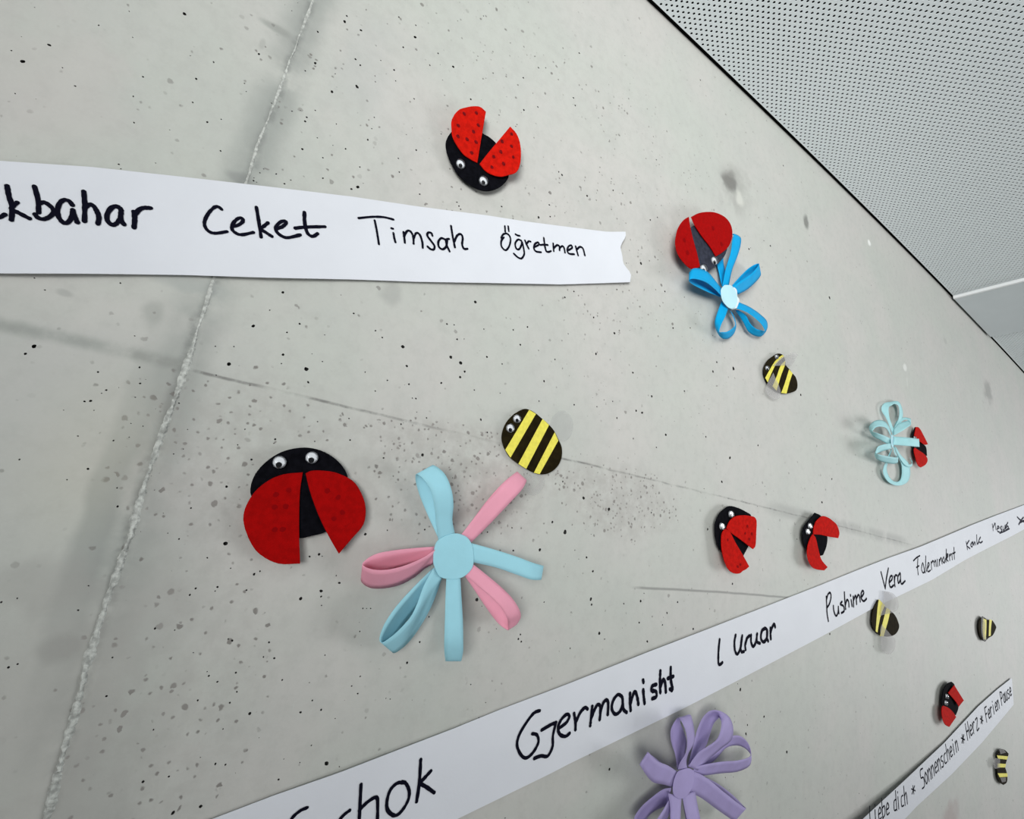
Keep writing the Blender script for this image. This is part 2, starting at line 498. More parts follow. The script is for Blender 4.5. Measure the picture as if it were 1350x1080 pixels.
# ------------------------------------------------------------------ ceiling line
ED = [(852.5, 0, 2.4), (904.2, 46.3, 2.3), (946.3, 84.9, 2.2), (988.4, 127.0, 2.1), (1066.7, 203.3, 1.9), (1146.7, 281.7, 1.6), (1216.7, 353.3, 1.4),
      (1255.8, 391, 1.3), (1302.5, 440, 1.1), (1348.3, 490.8, 0.7)]
_e = np.array([P(a - k, b + k) for a, b, k in ED])
_c = np.polyfit(_e[:, 0], _e[:, 2], 3)


def zc(x):
    """height of the ceiling line along the wall (slightly out of level)"""
    a, b = 0.15, 1.50
    if x < a: return float(np.polyval(_c, a) + (x - a) * np.polyval(np.polyder(_c), a) * 0.25)
    if x > b: return float(np.polyval(_c, b) + (x - b) * np.polyval(np.polyder(_c), b) * 0.3)
    return float(np.polyval(_c, x))


# ------------------------------------------------------------------ wall with real pores
X0, X1, Z0, Z1 = -1.1, 3.0, 0.0, 2.12
px_pores = []


def addp(ox, oy, L):
    for x, y, r in L: px_pores.append((ox + x / 3, oy + y / 3, r / 3))


addp(0, 0, [(730, 55, 9), (195, 178, 9), (90, 243, 11), (297, 340, 6), (45, 200, 4), (247, 268, 4), (390, 100, 5), (511, 45, 3), (566, 304, 5), (527, 381, 5), (530, 485, 5), (776, 312, 6), (762, 405, 5), (820, 483, 6), (875, 472, 4), (872, 597, 5), (1024, 214, 6), (1257, 126, 6), (1247, 250, 7), (1207, 280, 4), (1313, 363, 7), (1213, 464, 5), (1207, 480, 6), (1247, 437, 4), (1330, 490, 4), (1196, 590, 6), (1277, 624, 4), (1277, 705, 5), (1326, 292, 3), (1155, 440, 4), (470, 650, 5), (478, 668, 4), (845, 246, 5), (967, 330, 4), (974, 362, 3), (1255, 545, 4), (60, 370, 4), (525, 148, 3)])
addp(450, 0, [(13, 85, 8), (22, 63, 5), (78, 120, 6), (228, 68, 4), (292, 147, 8), (295, 100, 4), (56, 234, 5), (75, 258, 5), (156, 239, 3), (209, 277, 5), (62, 343, 9), (133, 300, 3), (245, 187, 5), (383, 211, 4), (350, 258, 4), (443, 264, 6), (215, 320, 3), (288, 391, 4), (17, 589, 5), (105, 553, 5), (73, 661, 4), (65, 740, 9), (40, 748, 6), (296, 594, 5), (310, 768, 4), (512, 393, 5), (780, 268, 4), (808, 268, 3), (941, 210, 4), (918, 387, 4), (925, 417, 4), (690, 500, 3), (777, 423, 4), (873, 692, 5), (860, 680, 4), (1075, 753, 4), (972, 775, 5), (780, 860, 6), (826, 857, 4), (634, 817, 5), (457, 800, 4), (465, 815, 4), (472, 828, 4), (1246, 632, 3), (1222, 870, 4), (1250, 860, 3), (1185, 1042, 7), (562, 63, 3), (722, 435, 5), (395, 530, 3)])
addp(0, 360, [(135, 290, 13), (100, 320, 8), (420, 463, 6), (552, 373, 6), (533, 249, 4), (358, 506, 8), (334, 508, 6), (348, 775, 7), (77, 738, 6), (308, 645, 5), (265, 818, 4), (1002, 210, 9), (905, 360, 10), (1212, 380, 11), (1120, 323, 7), (1219, 432, 7), (1185, 201, 6), (1119, 77, 7), (1135, 235, 5), (852, 290, 4), (925, 291, 4), (1067, 147, 4), (1113, 358, 4), (1275, 350, 4), (1284, 245, 3), (476, 40, 5), (178, 67, 5), (136, 20, 4), (855, 404, 4), (896, 845, 7), (755, 930, 5), (687, 716, 4), (969, 618, 4), (1088, 658, 6), (1083, 674, 4), (995, 738, 6), (940, 680, 4), (1256, 588, 4), (1245, 666, 4), (892, 1070, 12), (708, 1052, 5), (463, 850, 4), (708, 515, 5)])
addp(450, 360, [(920, 73, 4), (1280, 73, 4), (530, 115, 7), (49, 160, 5), (135, 228, 5), (162, 255, 5), (243, 292, 9), (259, 368, 6), (418, 202, 5), (446, 205, 4), (433, 333, 8), (472, 356, 9), (458, 262, 5), (488, 390, 6), (470, 412, 6), (576, 332, 5), (564, 222, 4), (708, 284, 5), (708, 296, 5), (802, 428, 6), (780, 306, 3), (998, 176, 5), (1080, 238, 6), (1007, 320, 6), (1153, 394, 5), (1228, 488, 5), (1190, 553, 6), (1166, 545, 5), (1283, 640, 6), (1090, 574, 4), (921, 521, 4), (845, 342, 4), (295, 497, 5), (281, 495, 4), (267, 440, 5), (182, 425, 5), (134, 467, 4), (94, 392, 4), (395, 435, 6), (526, 463, 4), (628, 475, 3), (552, 580, 6), (236, 598, 5), (577, 631, 4), (35, 661, 5), (321, 720, 8), (167, 732, 5), (337, 573, 4), (782, 507, 4), (885, 1025, 10), (958, 890, 8), (1058, 935, 8), (95, 1033, 7), (330, 1015, 5), (675, 1008, 4), (578, 1025, 4), (835, 985, 6), (876, 825, 4), (1312, 218, 4), (884, 96, 5), (1246, 690, 4), (680, 225, 4), (636, 360, 4), (1155, 655, 4)])
addp(0, 720, [(905, 10, 11), (820, 47, 5), (774, 168, 6), (751, 193, 6), (860, 162, 6), (851, 178, 4), (975, 175, 5), (912, 88, 4), (1005, 112, 8), (1028, 100, 5), (1190, 208, 9), (1270, 178, 9), (1270, 200, 6), (1272, 235, 4), (1262, 33, 7), (1225, 42, 6), (1342, 146, 7), (1330, 117, 4), (350, 157, 4), (309, 254, 6), (300, 266, 5), (5, 222, 7), (68, 207, 4), (34, 480, 7), (70, 467, 6), (421, 594, 7), (918, 374, 7), (903, 368, 5), (1064, 381, 6), (1085, 444, 6), (1042, 439, 5), (933, 501, 6), (826, 514, 6), (819, 497, 4), (860, 537, 6), (937, 577, 5), (782, 611, 6), (909, 620, 6), (988, 663, 8), (975, 665, 4), (1189, 658, 7), (1270, 648, 6), (1235, 611, 5), (1116, 530, 5), (691, 333, 4), (607, 727, 5), (565, 933, 8), (668, 912, 6), (684, 1056, 11), (794, 1030, 9), (852, 862, 7), (892, 865, 6), (882, 724, 4), (1292, 860, 12), (765, 422, 4), (445, 441, 5)])
addp(450, 720, [(995, 100, 6), (995, 112, 5), (970, 45, 5), (987, 210, 8), (990, 232, 5), (1184, 218, 6), (1117, 228, 4), (1020, 345, 7), (1210, 378, 6), (1178, 303, 5), (905, 405, 4), (802, 222, 4), (708, 350, 5), (712, 378, 5), (700, 368, 5), (310, 380, 5), (260, 462, 6), (347, 280, 4), (85, 247, 4), (100, 247, 3), (116, 247, 4), (65, 584, 5), (41, 554, 5), (73, 338, 4), (512, 548, 4), (680, 18, 5), (785, 15, 7), (536, 212, 9), (1060, 884, 6), (1330, 222, 4), (1288, 265, 5), (1270, 312, 4)])
addp(900, 360, [(581, 98, 6), (30, 217, 3), (201, 378, 7), (120, 390, 5), (135, 353, 4), (467, 482, 5), (187, 731, 6), (155, 826, 6), (298, 682, 4), (92, 648, 4), (551, 907, 5), (99, 1014, 5), (590, 815, 4), (7, 467, 4)])
addp(900, 0, [(398, 655, 3), (70, 317, 3), (262, 985, 4), (347, 973, 4)])
addp(900, 720, [(228, 568, 7), (322, 675, 5), (256, 708, 4), (250, 743, 6), (412, 815, 6), (582, 348, 4), (197, 150, 5), (42, 328, 5)])
pores = []
for a, b, r in px_pores:
    c = P(a, b)
    pores.append((c[0], c[2], max(0.0003, r * mpp(a, b) * 0.80)))
hand = len(pores)
grid = {}


def near(x, z, r):
    for i in (-1, 0, 1):
        for j in (-1, 0, 1):
            for q in grid.get((int(x / 0.01) + i, int(z / 0.01) + j), ()):
                if math.hypot(q[0] - x, q[1] - z) < (q[2] + r) * 1.45 + 0.0002: return True
    return False


kept = []
for q in pores:
    if not near(*q):
        kept.append(q); grid.setdefault((int(q[0] / 0.01), int(q[1] / 0.01)), []).append(q)
tries = 0
clusters = [(rng.uniform(-0.2, 1.0), ZC + rng.uniform(-0.4, 0.45)) for _ in range(60)]
while len(kept) < hand + 1100 and tries < 30000:
    tries += 1
    if rng.random() < 0.45:
        cx, cz = clusters[rng.integers(len(clusters))]
        x, z = rng.normal(cx, 0.014), rng.normal(cz, 0.014)
    else:
        x = rng.uniform(-0.5, 1.4) if rng.random() < 0.3 else rng.uniform(-0.15, 0.75)
        z = ZC + rng.uniform(-0.55, 0.48)
    # the band along the ceiling and the area right of the joints is smoother
    if x > 0.45 and rng.random() < 0.6: continue
    if z > ZC + 0.3 and rng.random() < 0.5: continue
    r = 0.00016 * math.exp(rng.normal(0.45, 0.45))
    r = min(r, 0.0007)
    if not near(x, z, r):
        kept.append((x, z, r)); grid.setdefault((int(x / 0.01), int(z / 0.01)), []).append((x, z, r))

V2 = [Vector((X0, Z0)), Vector((X1, Z0)), Vector((X1, Z1)), Vector((X0, Z1))]
E2 = [(0, 1), (1, 2), (2, 3), (3, 0)]
rings = []
for x, z, r in kept:
    n = 9 if r > 0.0006 else 6
    a0 = rng.uniform(0, 6.28); el = rng.uniform(0.72, 1.0); th = rng.uniform(0, 3.14)
    ids = []
    for k in range(n):
        a = a0 + 2 * math.pi * k / n
        rr = r * rng.uniform(0.85, 1.12)
        u, v = rr * math.cos(a), rr * math.sin(a) * el
        ids.append(len(V2))
        V2.append(Vector((x + u * math.cos(th) - v * math.sin(th), z + u * math.sin(th) + v * math.cos(th))))
    for k in range(n): E2.append((ids[k], ids[(k + 1) % n]))
    rings.append(ids)
ov, oe, of, ovo, oeo, ofo = delaunay_2d_cdt(V2, E2, [], 0, 1e-7)
own = {}
for q, ids in enumerate(rings):
    for i in ids: own[i] = q
newof = [own.get(l[0], -1) if l else -1 for l in ovo]
orig2new = {}
for i, l in enumerate(ovo):
    for k in l: orig2new[k] = i
V = [(v.x, 0.0, v.y) for v in ov]; Fc = []; fm = []
for f in of:
    s = {newof[i] for i in f}
    if len(s) == 1 and -1 not in s: continue
    a, b, c = [ov[i] for i in f[:3]]
    ar = (b.x - a.x) * (c.y - a.y) - (c.x - a.x) * (b.y - a.y)
    Fc.append(list(f) if ar > 0 else list(f)[::-1]); fm.append(0)
for q, ids in enumerate(rings):
    x, z, r = kept[q]
    k0 = len(V); n = len(ids)
    dep = r * 1.5
    for i in ids:
        p = V[orig2new[i]]
        V.append((x + (p[0] - x) * 0.8, dep, z + (p[2] - z) * 0.8))
    V.append((x, dep * 1.25, z))
    for k in range(n):
        j = (k + 1) % n
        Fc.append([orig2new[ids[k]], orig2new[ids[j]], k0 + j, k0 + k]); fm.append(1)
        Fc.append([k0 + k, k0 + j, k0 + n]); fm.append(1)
# back and sides of the wall slab
k0 = len(V)
V += [(X0, 0, Z0), (X1, 0, Z0), (X1, 0, Z1), (X0, 0, Z1), (X0, 0.2, Z0), (X1, 0.2, Z0), (X1, 0.2, Z1), (X0, 0.2, Z1)]
for f in ((4, 7, 6, 5), (0, 4, 5, 1), (1, 5, 6, 2), (2, 6, 7, 3), (3, 7, 4, 0)):
    Fc.append([k0 + i for i in f]); fm.append(0)
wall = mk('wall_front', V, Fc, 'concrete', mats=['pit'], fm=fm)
wall['kind'] = 'structure'

# raised cement fin left by the formwork joint
def dense(pts, step=2.0):
    out = []
    for a, b in zip(pts[:-1], pts[1:]):
        n = max(1, int(math.hypot(b[0] - a[0], b[1] - a[1]) / step))
        for k in range(n): out.append((a[0] + (b[0] - a[0]) * k / n, a[1] + (b[1] - a[1]) * k / n))
    out.append(pts[-1]); return out


V = []; Fc = []
dj = dense(JV)
nz = nz2 = 0.0
for i, (a, b) in enumerate(dj):
    c = P(a, b)
    amp = 0.35 if b < 230 else (0.5 if b < 440 else 1.0)
    nz = 0.6 * nz + 0.4 * rng.normal(); nz2 = 0.75 * nz2 + 0.3 * rng.normal()
    w = (0.0015 + 0.0005 * math.sin(i * 0.13) + 0.0005 * nz) * (0.4 + 0.6 * amp)
    w = max(0.0003, w); h = max(0.00005, (0.0006 + 0.0003 * nz2) * amp)
    sh = 0.0003 * nz2
    for dx, dh in ((-1, 0), (-0.4, 1), (0.35, 0.8 + 0.3 * rng.random()), (1, 0)):
        V.append((c[0] + sh + dx * w, -h * dh + (0.0004 if dh == 0 else 0), c[2]))
for i in range(len(dj) - 1):
    for k in range(3):
        o = i * 4 + k
        Fc.append([o, o + 4, o + 5, o + 1])
fin = mk('joint_fin', V, Fc, 'fin', parent=wall)
fin['label'] = 'pale ragged cement ridge along the upright formwork joint'

# ------------------------------------------------------------------ ceiling
GAP = 0.0042
PX1 = float(CE(1257.5, 390.8)[0]); PX2 = float(CE(1304.2, 440)[0])
ph = CE(850 + 122 / 8.307, 5 / 8.307)
PY = 0.0104 * HC; PXs = math.sqrt(3) * PY


def perforated(name, xa, xb, ya, yb, zoff, hole=0.235):
    """sheet of hexagonal cells, each with a round hole of 12 sides"""
    V = []; Fc = []
    i0 = int(math.floor((xa - ph[0]) / (PXs / 2))); i1 = int(math.ceil((xb - ph[0]) / (PXs / 2)))
    hx = [(PY / math.sqrt(3) * math.cos(math.radians(60 * k)), PY / math.sqrt(3) * math.sin(math.radians(60 * k))) for k in range(6)]
    rr = PY * hole
    ho = [(rr * math.cos(math.radians(30 * k)), rr * math.sin(math.radians(30 * k))) for k in range(12)]
    th = 0.0007
    for i in range(i0, i1 + 1):
        cx = ph[0] + i * PXs / 2
        j0 = int(math.floor((ya - ph[1]) / PY)) - 1; j1 = int(math.ceil((yb - ph[1]) / PY)) + 1
        for j in range(j0, j1 + 1):
            cy = ph[1] + (j + 0.5 * (i % 2)) * PY
            if cx < xa - PXs / 2 or cx > xb + PXs / 2 or cy > yb + PY / 2 or cy < ya - PY / 2: continue
            k0 = len(V)
            z = ZC * 0 + zc(cx) + zoff
            full = cy < yb - rr - 0.0003 and cy > ya + rr and cx > xa + rr and cx < xb - rr
            cl = lambda u, v: (min(max(cx + u, xa), xb), min(max(cy + v, ya), yb))
            for u, v in hx:
                p = cl(u, v); V.append((p[0], p[1], zc(p[0]) + zoff))
            if not full:
                Fc.append([k0 + k for k in range(5, -1, -1)]); continue
            for u, v in ho: V.append((cx + u, cy + v, z))
            for u, v in ho: V.append((cx + u, cy + v, z + th))
            for k in range(6):
                a, b = k0 + k, k0 + (k + 1) % 6
                h0, h1, h2 = k0 + 6 + 2 * k, k0 + 6 + 2 * k + 1, k0 + 6 + (2 * k + 2) % 12
                Fc += [[a, h0, h1], [a, h1, b], [b, h1, h2]]
            for k in range(12):
                j_ = (k + 1) % 12
                Fc.append([k0 + 6 + k, k0 + 18 + k, k0 + 18 + j_, k0 + 6 + j_])
    return mk(name, V, Fc, 'metal')


def sheet_down(name, xa, xb, ya, yb, zoff, th, mat, parent=None, nx=24):
    V = []; Fc = []
    for i in range(nx + 1):
        x = xa + (xb - xa) * i / nx; z = zc(x) + zoff
        V += [(x, ya, z), (x, yb, z), (x, yb, z + th), (x, ya, z + th)]
    for i in range(nx):
        o = i * 4
        for k in range(4):
            j = (k + 1) % 4
            Fc.append([o + k, o + j, o + 4 + j, o + 4 + k])
    Fc.append([0, 3, 2, 1]); o = nx * 4; Fc.append([o, o + 1, o + 2, o + 3])
    return mk(name, V, Fc, mat, parent=parent)


ceil = sheet_down('ceiling', X0, X1, -2.4, -0.0001, 0.045, 0.05, 'gap', nx=40)
ceil['kind'] = 'structure'
# perforated tray, plain tray, second perforated tray: pieces of the ceiling
pa = perforated('ceiling_panel', -0.25, PX1 - 0.0005, -0.45, -GAP, 0.0)
pa.parent = ceil; pa['label'] = 'white perforated metal ceiling panel with rows of round holes'
pb = sheet_down('ceiling_panel', PX1 + 0.004, PX2 - 0.001, -2.0, -GAP * 0.9, -0.0045, 0.03, 'metal2', ceil)
pb['label'] = 'plain pale grey metal ceiling panel without holes'
ed = sheet_down('panel_edge', PX1, PX1 + 0.004, -2.0, -GAP * 0.9, -0.0052, 0.03, 'edge', ceil, nx=2)
ed['label'] = 'white folded edge of the plain panel, its brightness painted in'
pc = perforated('ceiling_panel', PX2 + 0.0015, 1.75, -0.30, -GAP * 0.7, 0.002)
pc.parent = ceil; pc['label'] = 'farthest grey perforated ceiling panel'
sheet_down('panel_backing', -0.25, PX1, -0.45, -0.0005, 0.004, 0.001, 'fleece', ceil)
sheet_down('panel_backing', PX2 + 0.001, 1.75, -0.30, -0.0005, 0.006, 0.001, 'fleece', ceil)
# plain continuation outside the picture
sheet_down('ceiling_panel', -0.25, PX1 - 0.001, -2.4, -0.4505, 0.0, 0.03, 'metal', ceil)
sheet_down('ceiling_panel', X0, -0.2505, -2.4, -GAP, 0.0, 0.03, 'metal', ceil)
sheet_down('ceiling_panel', PX2 + 0.001, X1, -2.4, -0.3005, 0.002, 0.03, 'metal', ceil)
sheet_down('ceiling_panel', 1.7505, X1, -0.3, -GAP, 0.002, 0.03, 'metal', ceil)
tr1 = sheet_down('gap_shade_1', X0, X1, -GAP, -0.0001, 0.0025, 0.04, 'gap', nx=60)  # black strip added in the open gap to stand for its shade
tr1['kind'] = 'structure'

fl = box('floor', X0, X1, -2.4, 0.0, -0.05, 0.0, 'floor'); fl['kind'] = 'structure'

# ------------------------------------------------------------------ paper banners
def resamp(pts, n):
    p = np.array(pts, float); d = np.r_[0, np.cumsum(np.hypot(*np.diff(p, axis=0).T))]
    s = np.linspace(0, d[-1], n)
    return np.c_[np.interp(s, d, p[:, 0]), np.interp(s, d, p[:, 1])]


def banner(top, bot, hf, root, n=160, mrow=8, wave=None):
    """paper between two traced edges; both edges sampled alike"""
    a, b = resamp(top, n), resamp(bot, n)
    V = []; Fc = []
    for i in range(n):
        for k in range(mrow + 1):
            f = k / mrow
            q = a[i] + (b[i] - a[i]) * f
            if wave: q = q + wave(i / (n - 1), f)
            V.append(P(q[0], q[1], hf(q[0], q[1])))
    nv = len(V)
    V += [v + np.array([0, 0.00018, 0]) for v in V[:nv]]
    w = mrow + 1
    for i in range(n - 1):
        for k in range(mrow):
            o = i * w + k
            Fc.append([o, o + 1, o + w + 1, o + w]); Fc.append([nv + o, nv + o + w, nv + o + w + 1, nv + o + 1])
    for i in range(n - 1):
        for k in (0, mrow):
            o = i * w + k
            f = [o, o + w, nv + o + w, nv + o]
            Fc.append(f if k == 0 else f[::-1])
    for i in (0, n - 1):
        for k in range(mrow):
            o = i * w + k
            Fc.append([o, o + 1, nv + o + 1, nv + o])
    return mk('paper_strip', V, Fc, 'paper', root, smooth=False)


def strokes(name, lines, wpx, hf, root, mat='ink', label=None, wm=None):
    """pen strokes laid on the paper as thin ink ribbons"""
    V = []; Fc = []
    for L in lines:
        pts = [np.array(p[:2], float) for p in L]
        if len(pts) == 2: seq = [pts[0] + (pts[1] - pts[0]) * k / 4 for k in range(5)]
        else:
            seq = []
            n = len(pts)
            for i in range(n - 1):
                p0, p1, p2, p3 = pts[max(0, i - 1)], pts[i], pts[i + 1], pts[min(n - 1, i + 2)]
                for k in range(5):
                    s = k / 5
                    seq.append(0.5 * ((2 * p1) + (p2 - p0) * s + (2 * p0 - 5 * p1 + 4 * p2 - p3) * s * s + (3 * p1 - p0 - 3 * p2 + p3) * s**3))
            seq.append(pts[-1])
        W3 = [P(q[0], q[1], hf(q[0], q[1]) + 0.00022) for q in seq]
        W3 = np.array(W3)
        r = (wm if wm else wpx * mpp(*pts[len(pts) // 2])) / 2
        T = np.gradient(W3, axis=0); T[:, 1] = 0
        T /= np.maximum(1e-9, np.linalg.norm(T, axis=1))[:, None]
        N = np.c_[-T[:, 2], T[:, 1] * 0, T[:, 0]]
        m_ = len(W3)
        # rounded ends
        ext = []
        for k, s in ((-1.0, 0.15), (-0.75, 0.66), (-0.35, 0.93)): ext.append((W3[0] + T[0] * r * k, N[0], s))
        body = [(W3[i], N[i], 1.0) for i in range(m_)]
        tail = [(W3[-1] - T[-1] * r * k, N[-1], s) for k, s in ((-0.35, 0.93), (-0.75, 0.66), (-1.0, 0.15))]
        seq3 = ext + body + tail
        k0 = len(V)
        for c, nn, s in seq3:
            s2 = s * (1 + 0.06 * rng.normal())
            V.append(c + nn * r * s2); V.append(c - nn * r * s2)
        for i in range(len(seq3) - 1):
            o = k0 + 2 * i
            Fc.append([o, o + 1, o + 3, o + 2])
    nv = len(V)
    o = mk(name, V, Fc, mat, root)
    if label: o['label'] = label
    return o


h1 = lambda x, y: 0.0014 + 0.0004 * math.sin(x / 47.0) + 0.0011 * max(0, min(1, (y - 300) / 75)) + 0.003 * max(0, (x - 745) / 85) ** 2 * (0.5 + 0.5 * math.cos((y - 340) / 20))
b1 = thing('paper_banner', 'upper white paper strip lettered Ceket, Timsah, Öğretmen with a torn end', 'banner', P(330, 300, 0))
top1 = [(-190, 196), (0, 212), (120, 220), (240, 233), (350, 245.5), (465, 259.3), (550, 272), (640, 283.6), (690, 291.5), (740, 298), (800, 305.5), (824.6, 305.5)]
bot1 = [(-190, 360), (0, 360.5), (110, 360.8), (240, 362.5), (350, 366), (465, 368.5), (550, 371.5), (640, 373), (740, 375), (790, 373.5), (832, 372.0)]


def tear1(u, f):
    # ragged right end
    if u < 0.93: return np.zeros(2)
    k = (u - 0.93) / 0.07
    return np.array([-9.0 * math.sin(math.pi * min(1, f * 1.15)) ** 1.5 + 1.2 * math.sin(f * 17), 0.0]) * k * k


banner(top1, bot1, h1, b1, 200, 14, tear1)
A = lambda L: [S(0, 220, 6, l) for l in L]
strokes('handwritten_word', A([[(-70, 260), (-55, 340), (-30, 395), (0, 398), (38, 376)], [(55, 150), (70, 230), (95, 320), (90, 420)], [(135, 282), (90, 330), (150, 365), (232, 408)],
    [(272, 155), (300, 260), (305, 360)], [(312, 290), (345, 280), (385, 300), (425, 345), (405, 385), (350, 413), (300, 402), (277, 375)],
    [(572, 302), (545, 270), (505, 262), (470, 290), (455, 345), (465, 400), (500, 440), (535, 440), (565, 400), (576, 340)], [(575, 340), (590, 390), (612, 440)],
    [(662, 195), (670, 300), (668, 430)], [(676, 320), (700, 300), (735, 305), (765, 350), (782, 400), (774, 450)],
    [(950, 328), (920, 312), (880, 325), (848, 375), (850, 425), (885, 458), (920, 448), (950, 410), (958, 345)], [(958, 340), (955, 410), (980, 455)],
    [(1058, 355), (1065, 410), (1060, 480)], [(1062, 390), (1090, 348), (1130, 325), (1190, 325)]]), 6.2, h1, b1)
A = lambda L: [S(240, 220, 6, l) for l in L]
strokes('handwritten_word', A([[(312, 335), (285, 315), (255, 320), (210, 365), (178, 430), (185, 480), (220, 515), (270, 525), (355, 512)],
    [(410, 470), (450, 458), (482, 428), (470, 405), (440, 410), (405, 445), (395, 490), (420, 520), (470, 537), (565, 518)],
    [(588, 320), (605, 420), (625, 555)], [(680, 442), (640, 475), (622, 492), (665, 520), (710, 550)],
    [(745, 490), (790, 475), (822, 447), (815, 430), (780, 435), (742, 475), (750, 515), (790, 548), (840, 560), (935, 538)],
    [(968, 360), (970, 440), (990, 520), (1032, 550), (1072, 528)], [(895, 485), (980, 476), (1130, 473)]]), 4.6, h1, b1)
A = lambda L: [S(460, 240, 7.5, l) for l in L]
strokes('handwritten_word', A([[(95, 357), (180, 348), (260, 343), (350, 348), (440, 370)], [(255, 380), (275, 480), (297, 615)], [(420, 457), (436, 461)], [(440, 505), (450, 560), (460, 595)],
    [(540, 495), (548, 550), (553, 600)], [(545, 540), (575, 485), (610, 490), (635, 540), (640, 610)], [(640, 560), (665, 505), (700, 520), (725, 590), (730, 650)],
    [(825, 530), (815, 505), (785, 500), (775, 530), (810, 580), (845, 630), (840, 665), (810, 665), (778, 638)],
    [(960, 572), (915, 555), (885, 590), (890, 640), (925, 665), (960, 640), (972, 580)], [(990, 562), (965, 566)], [(958, 580), (970, 630), (995, 685)],
    [(1010, 435), (1025, 530), (1048, 645)], [(1042, 590), (1070, 530), (1105, 515), (1125, 550), (1120, 620), (1140, 660), (1172, 660)]]), 2.9, h1, b1)
A = lambda L: [S(640, 270, 6.75, l) for l in L]
strokes('handwritten_word', A([[(173, 190), (176, 238)], [(203, 192), (208, 235)], [(140, 295), (160, 262), (195, 258), (222, 295), (218, 350), (195, 395), (172, 402), (143, 370), (142, 320), (165, 290)],
    [(268, 262), (285, 272), (305, 276)], [(320, 320), (290, 310), (265, 345), (275, 390), (300, 395), (320, 360), (326, 330), (340, 390), (345, 440), (320, 478), (285, 465), (253, 435)],
    [(352, 318), (365, 350), (385, 390)], [(368, 345), (385, 325), (402, 328)], [(440, 375), (475, 355), (468, 335), (440, 350), (432, 385), (450, 415), (495, 422)],
    [(520, 295), (528, 360), (540, 410), (560, 420), (583, 412)], [(488, 358), (520, 355), (555, 358)], [(603, 345), (608, 412)], [(608, 390), (635, 360), (658, 370), (660, 405)], [(660, 385), (685, 368), (700, 385), (708, 425)],
    [(735, 405), (770, 385), (765, 362), (740, 370), (728, 405), (745, 435), (790, 440)], [(803, 370), (812, 405), (825, 450)], [(812, 400), (840, 375), (868, 390), (885, 450)]]), 2.4, h1, b1)

h2 = lambda x, y: 0.0016 + 0.0004 * math.sin(x / 61.0)
b2 = thing('paper_banner', 'long white paper strip rising to the right, lettered Gjermanisht, I Uruar, Pushime', 'banner', P(880, 880, 0))
top2 = [(60, 1166), (280, 1080), (360, 1049.5), (449, 1018.3), (600, 960), (660, 935.5), (749, 901.8), (854, 860), (930, 830.8), (1060, 780), (1080, 772.2), (1130, 752), (1169, 736.7), (1213.3, 721), (1250, 705.6), (1280, 692.8), (1311, 680.5), (1339, 670), (1400, 647)]
bot2 = [(300, 1215), (470, 1143), (603, 1080), (726, 1020), (750, 1007.5), (900, 934.8), (967.5, 900), (1080, 841), (1155, 800), (1183.3, 786.7), (1230, 764), (1272, 738.5), (1300, 724), (1335.6, 706), (1350, 698), (1400, 671)]
banner(top2, bot2, h2, b2, 220, 6)
A = lambda L: [S(360, 960, 5.625, l) for l in L]
strokes('handwritten_word', A([[(252, 592), (200, 615), (140, 670), (110, 740), (160, 800)], [(568, 612), (520, 650), (485, 700), (490, 760), (540, 770)],
    [(652, 420), (645, 560), (635, 760)], [(640, 610), (700, 550), (765, 515), (776, 580), (770, 760)],
    [(970, 405), (920, 410), (870, 460), (845, 540), (850, 610), (900, 650), (950, 620), (1000, 540), (1010, 470), (985, 412), (955, 400)],
    [(1095, 235), (1085, 400), (1065, 545)], [(1170, 320), (1120, 375), (1092, 408), (1140, 440), (1195, 480)]]), 4.9, h2, b2)
A = lambda L: [S(660, 860, 5.625, l) for l in L]
strokes('handwritten_word', A([[(290, 435), (250, 450), (200, 510), (140, 610), (122, 690), (150, 760), (190, 785), (240, 745), (280, 670), (270, 615), (235, 605)],
    [(305, 578), (370, 540), (412, 522)], [(410, 525), (388, 620), (385, 700), (350, 770), (300, 770), (250, 788)],
    [(440, 560), (490, 520), (510, 475), (490, 462), (450, 500), (425, 560), (440, 610), (480, 625), (512, 602)], [(545, 455), (555, 520), (555, 575)], [(558, 520), (590, 450), (625, 412), (645, 422)],
    [(680, 402), (672, 480), (665, 545)], [(672, 490), (700, 420), (720, 390), (738, 400), (740, 450), (735, 500)], [(740, 450), (760, 380), (785, 355), (798, 380), (795, 462)],
    [(900, 330), (870, 315), (835, 360), (825, 420), (850, 460), (885, 440), (905, 385), (902, 335)], [(905, 350), (910, 420), (935, 447)], [(960, 305), (960, 370), (965, 432)], [(965, 380), (985, 310), (1000, 295), (1015, 340), (1022, 387)],
    [(1057, 208), (1060, 224)], [(1058, 280), (1062, 330), (1068, 380)], [(1155, 240), (1125, 252), (1120, 285), (1152, 292), (1155, 330), (1125, 345)],
    [(1185, 140), (1182, 220), (1185, 300)], [(1185, 260), (1205, 205), (1220, 225), (1226, 295)], [(1262, 115), (1262, 200), (1275, 278), (1256, 274)], [(1240, 195), (1262, 187), (1281, 180)]]), 4.3, h2, b2)
A = lambda L: [S(930, 780, 6, l) for l in L]
strokes('handwritten_word', A([[(113, 380), (105, 460), (103, 560), (115, 578), (135, 562)], [(240, 345), (230, 400), (235, 470), (255, 495), (280, 440), (292, 350)], [(290, 360), (280, 430), (285, 475), (305, 475)],
    [(325, 385), (315, 420), (318, 460)], [(318, 415), (330, 370), (350, 350)], [(362, 345), (362, 400), (378, 435), (400, 400), (410, 335)], [(408, 340), (408, 395), (432, 410)],
    [(478, 292), (448, 310), (440, 370), (460, 400), (485, 370), (490, 310), (470, 290)], [(488, 320), (488, 370), (497, 392)], [(515, 290), (515, 330), (518, 375)], [(517, 320), (530, 280), (545, 258), (552, 280)]]), 3.4, h2, b2)
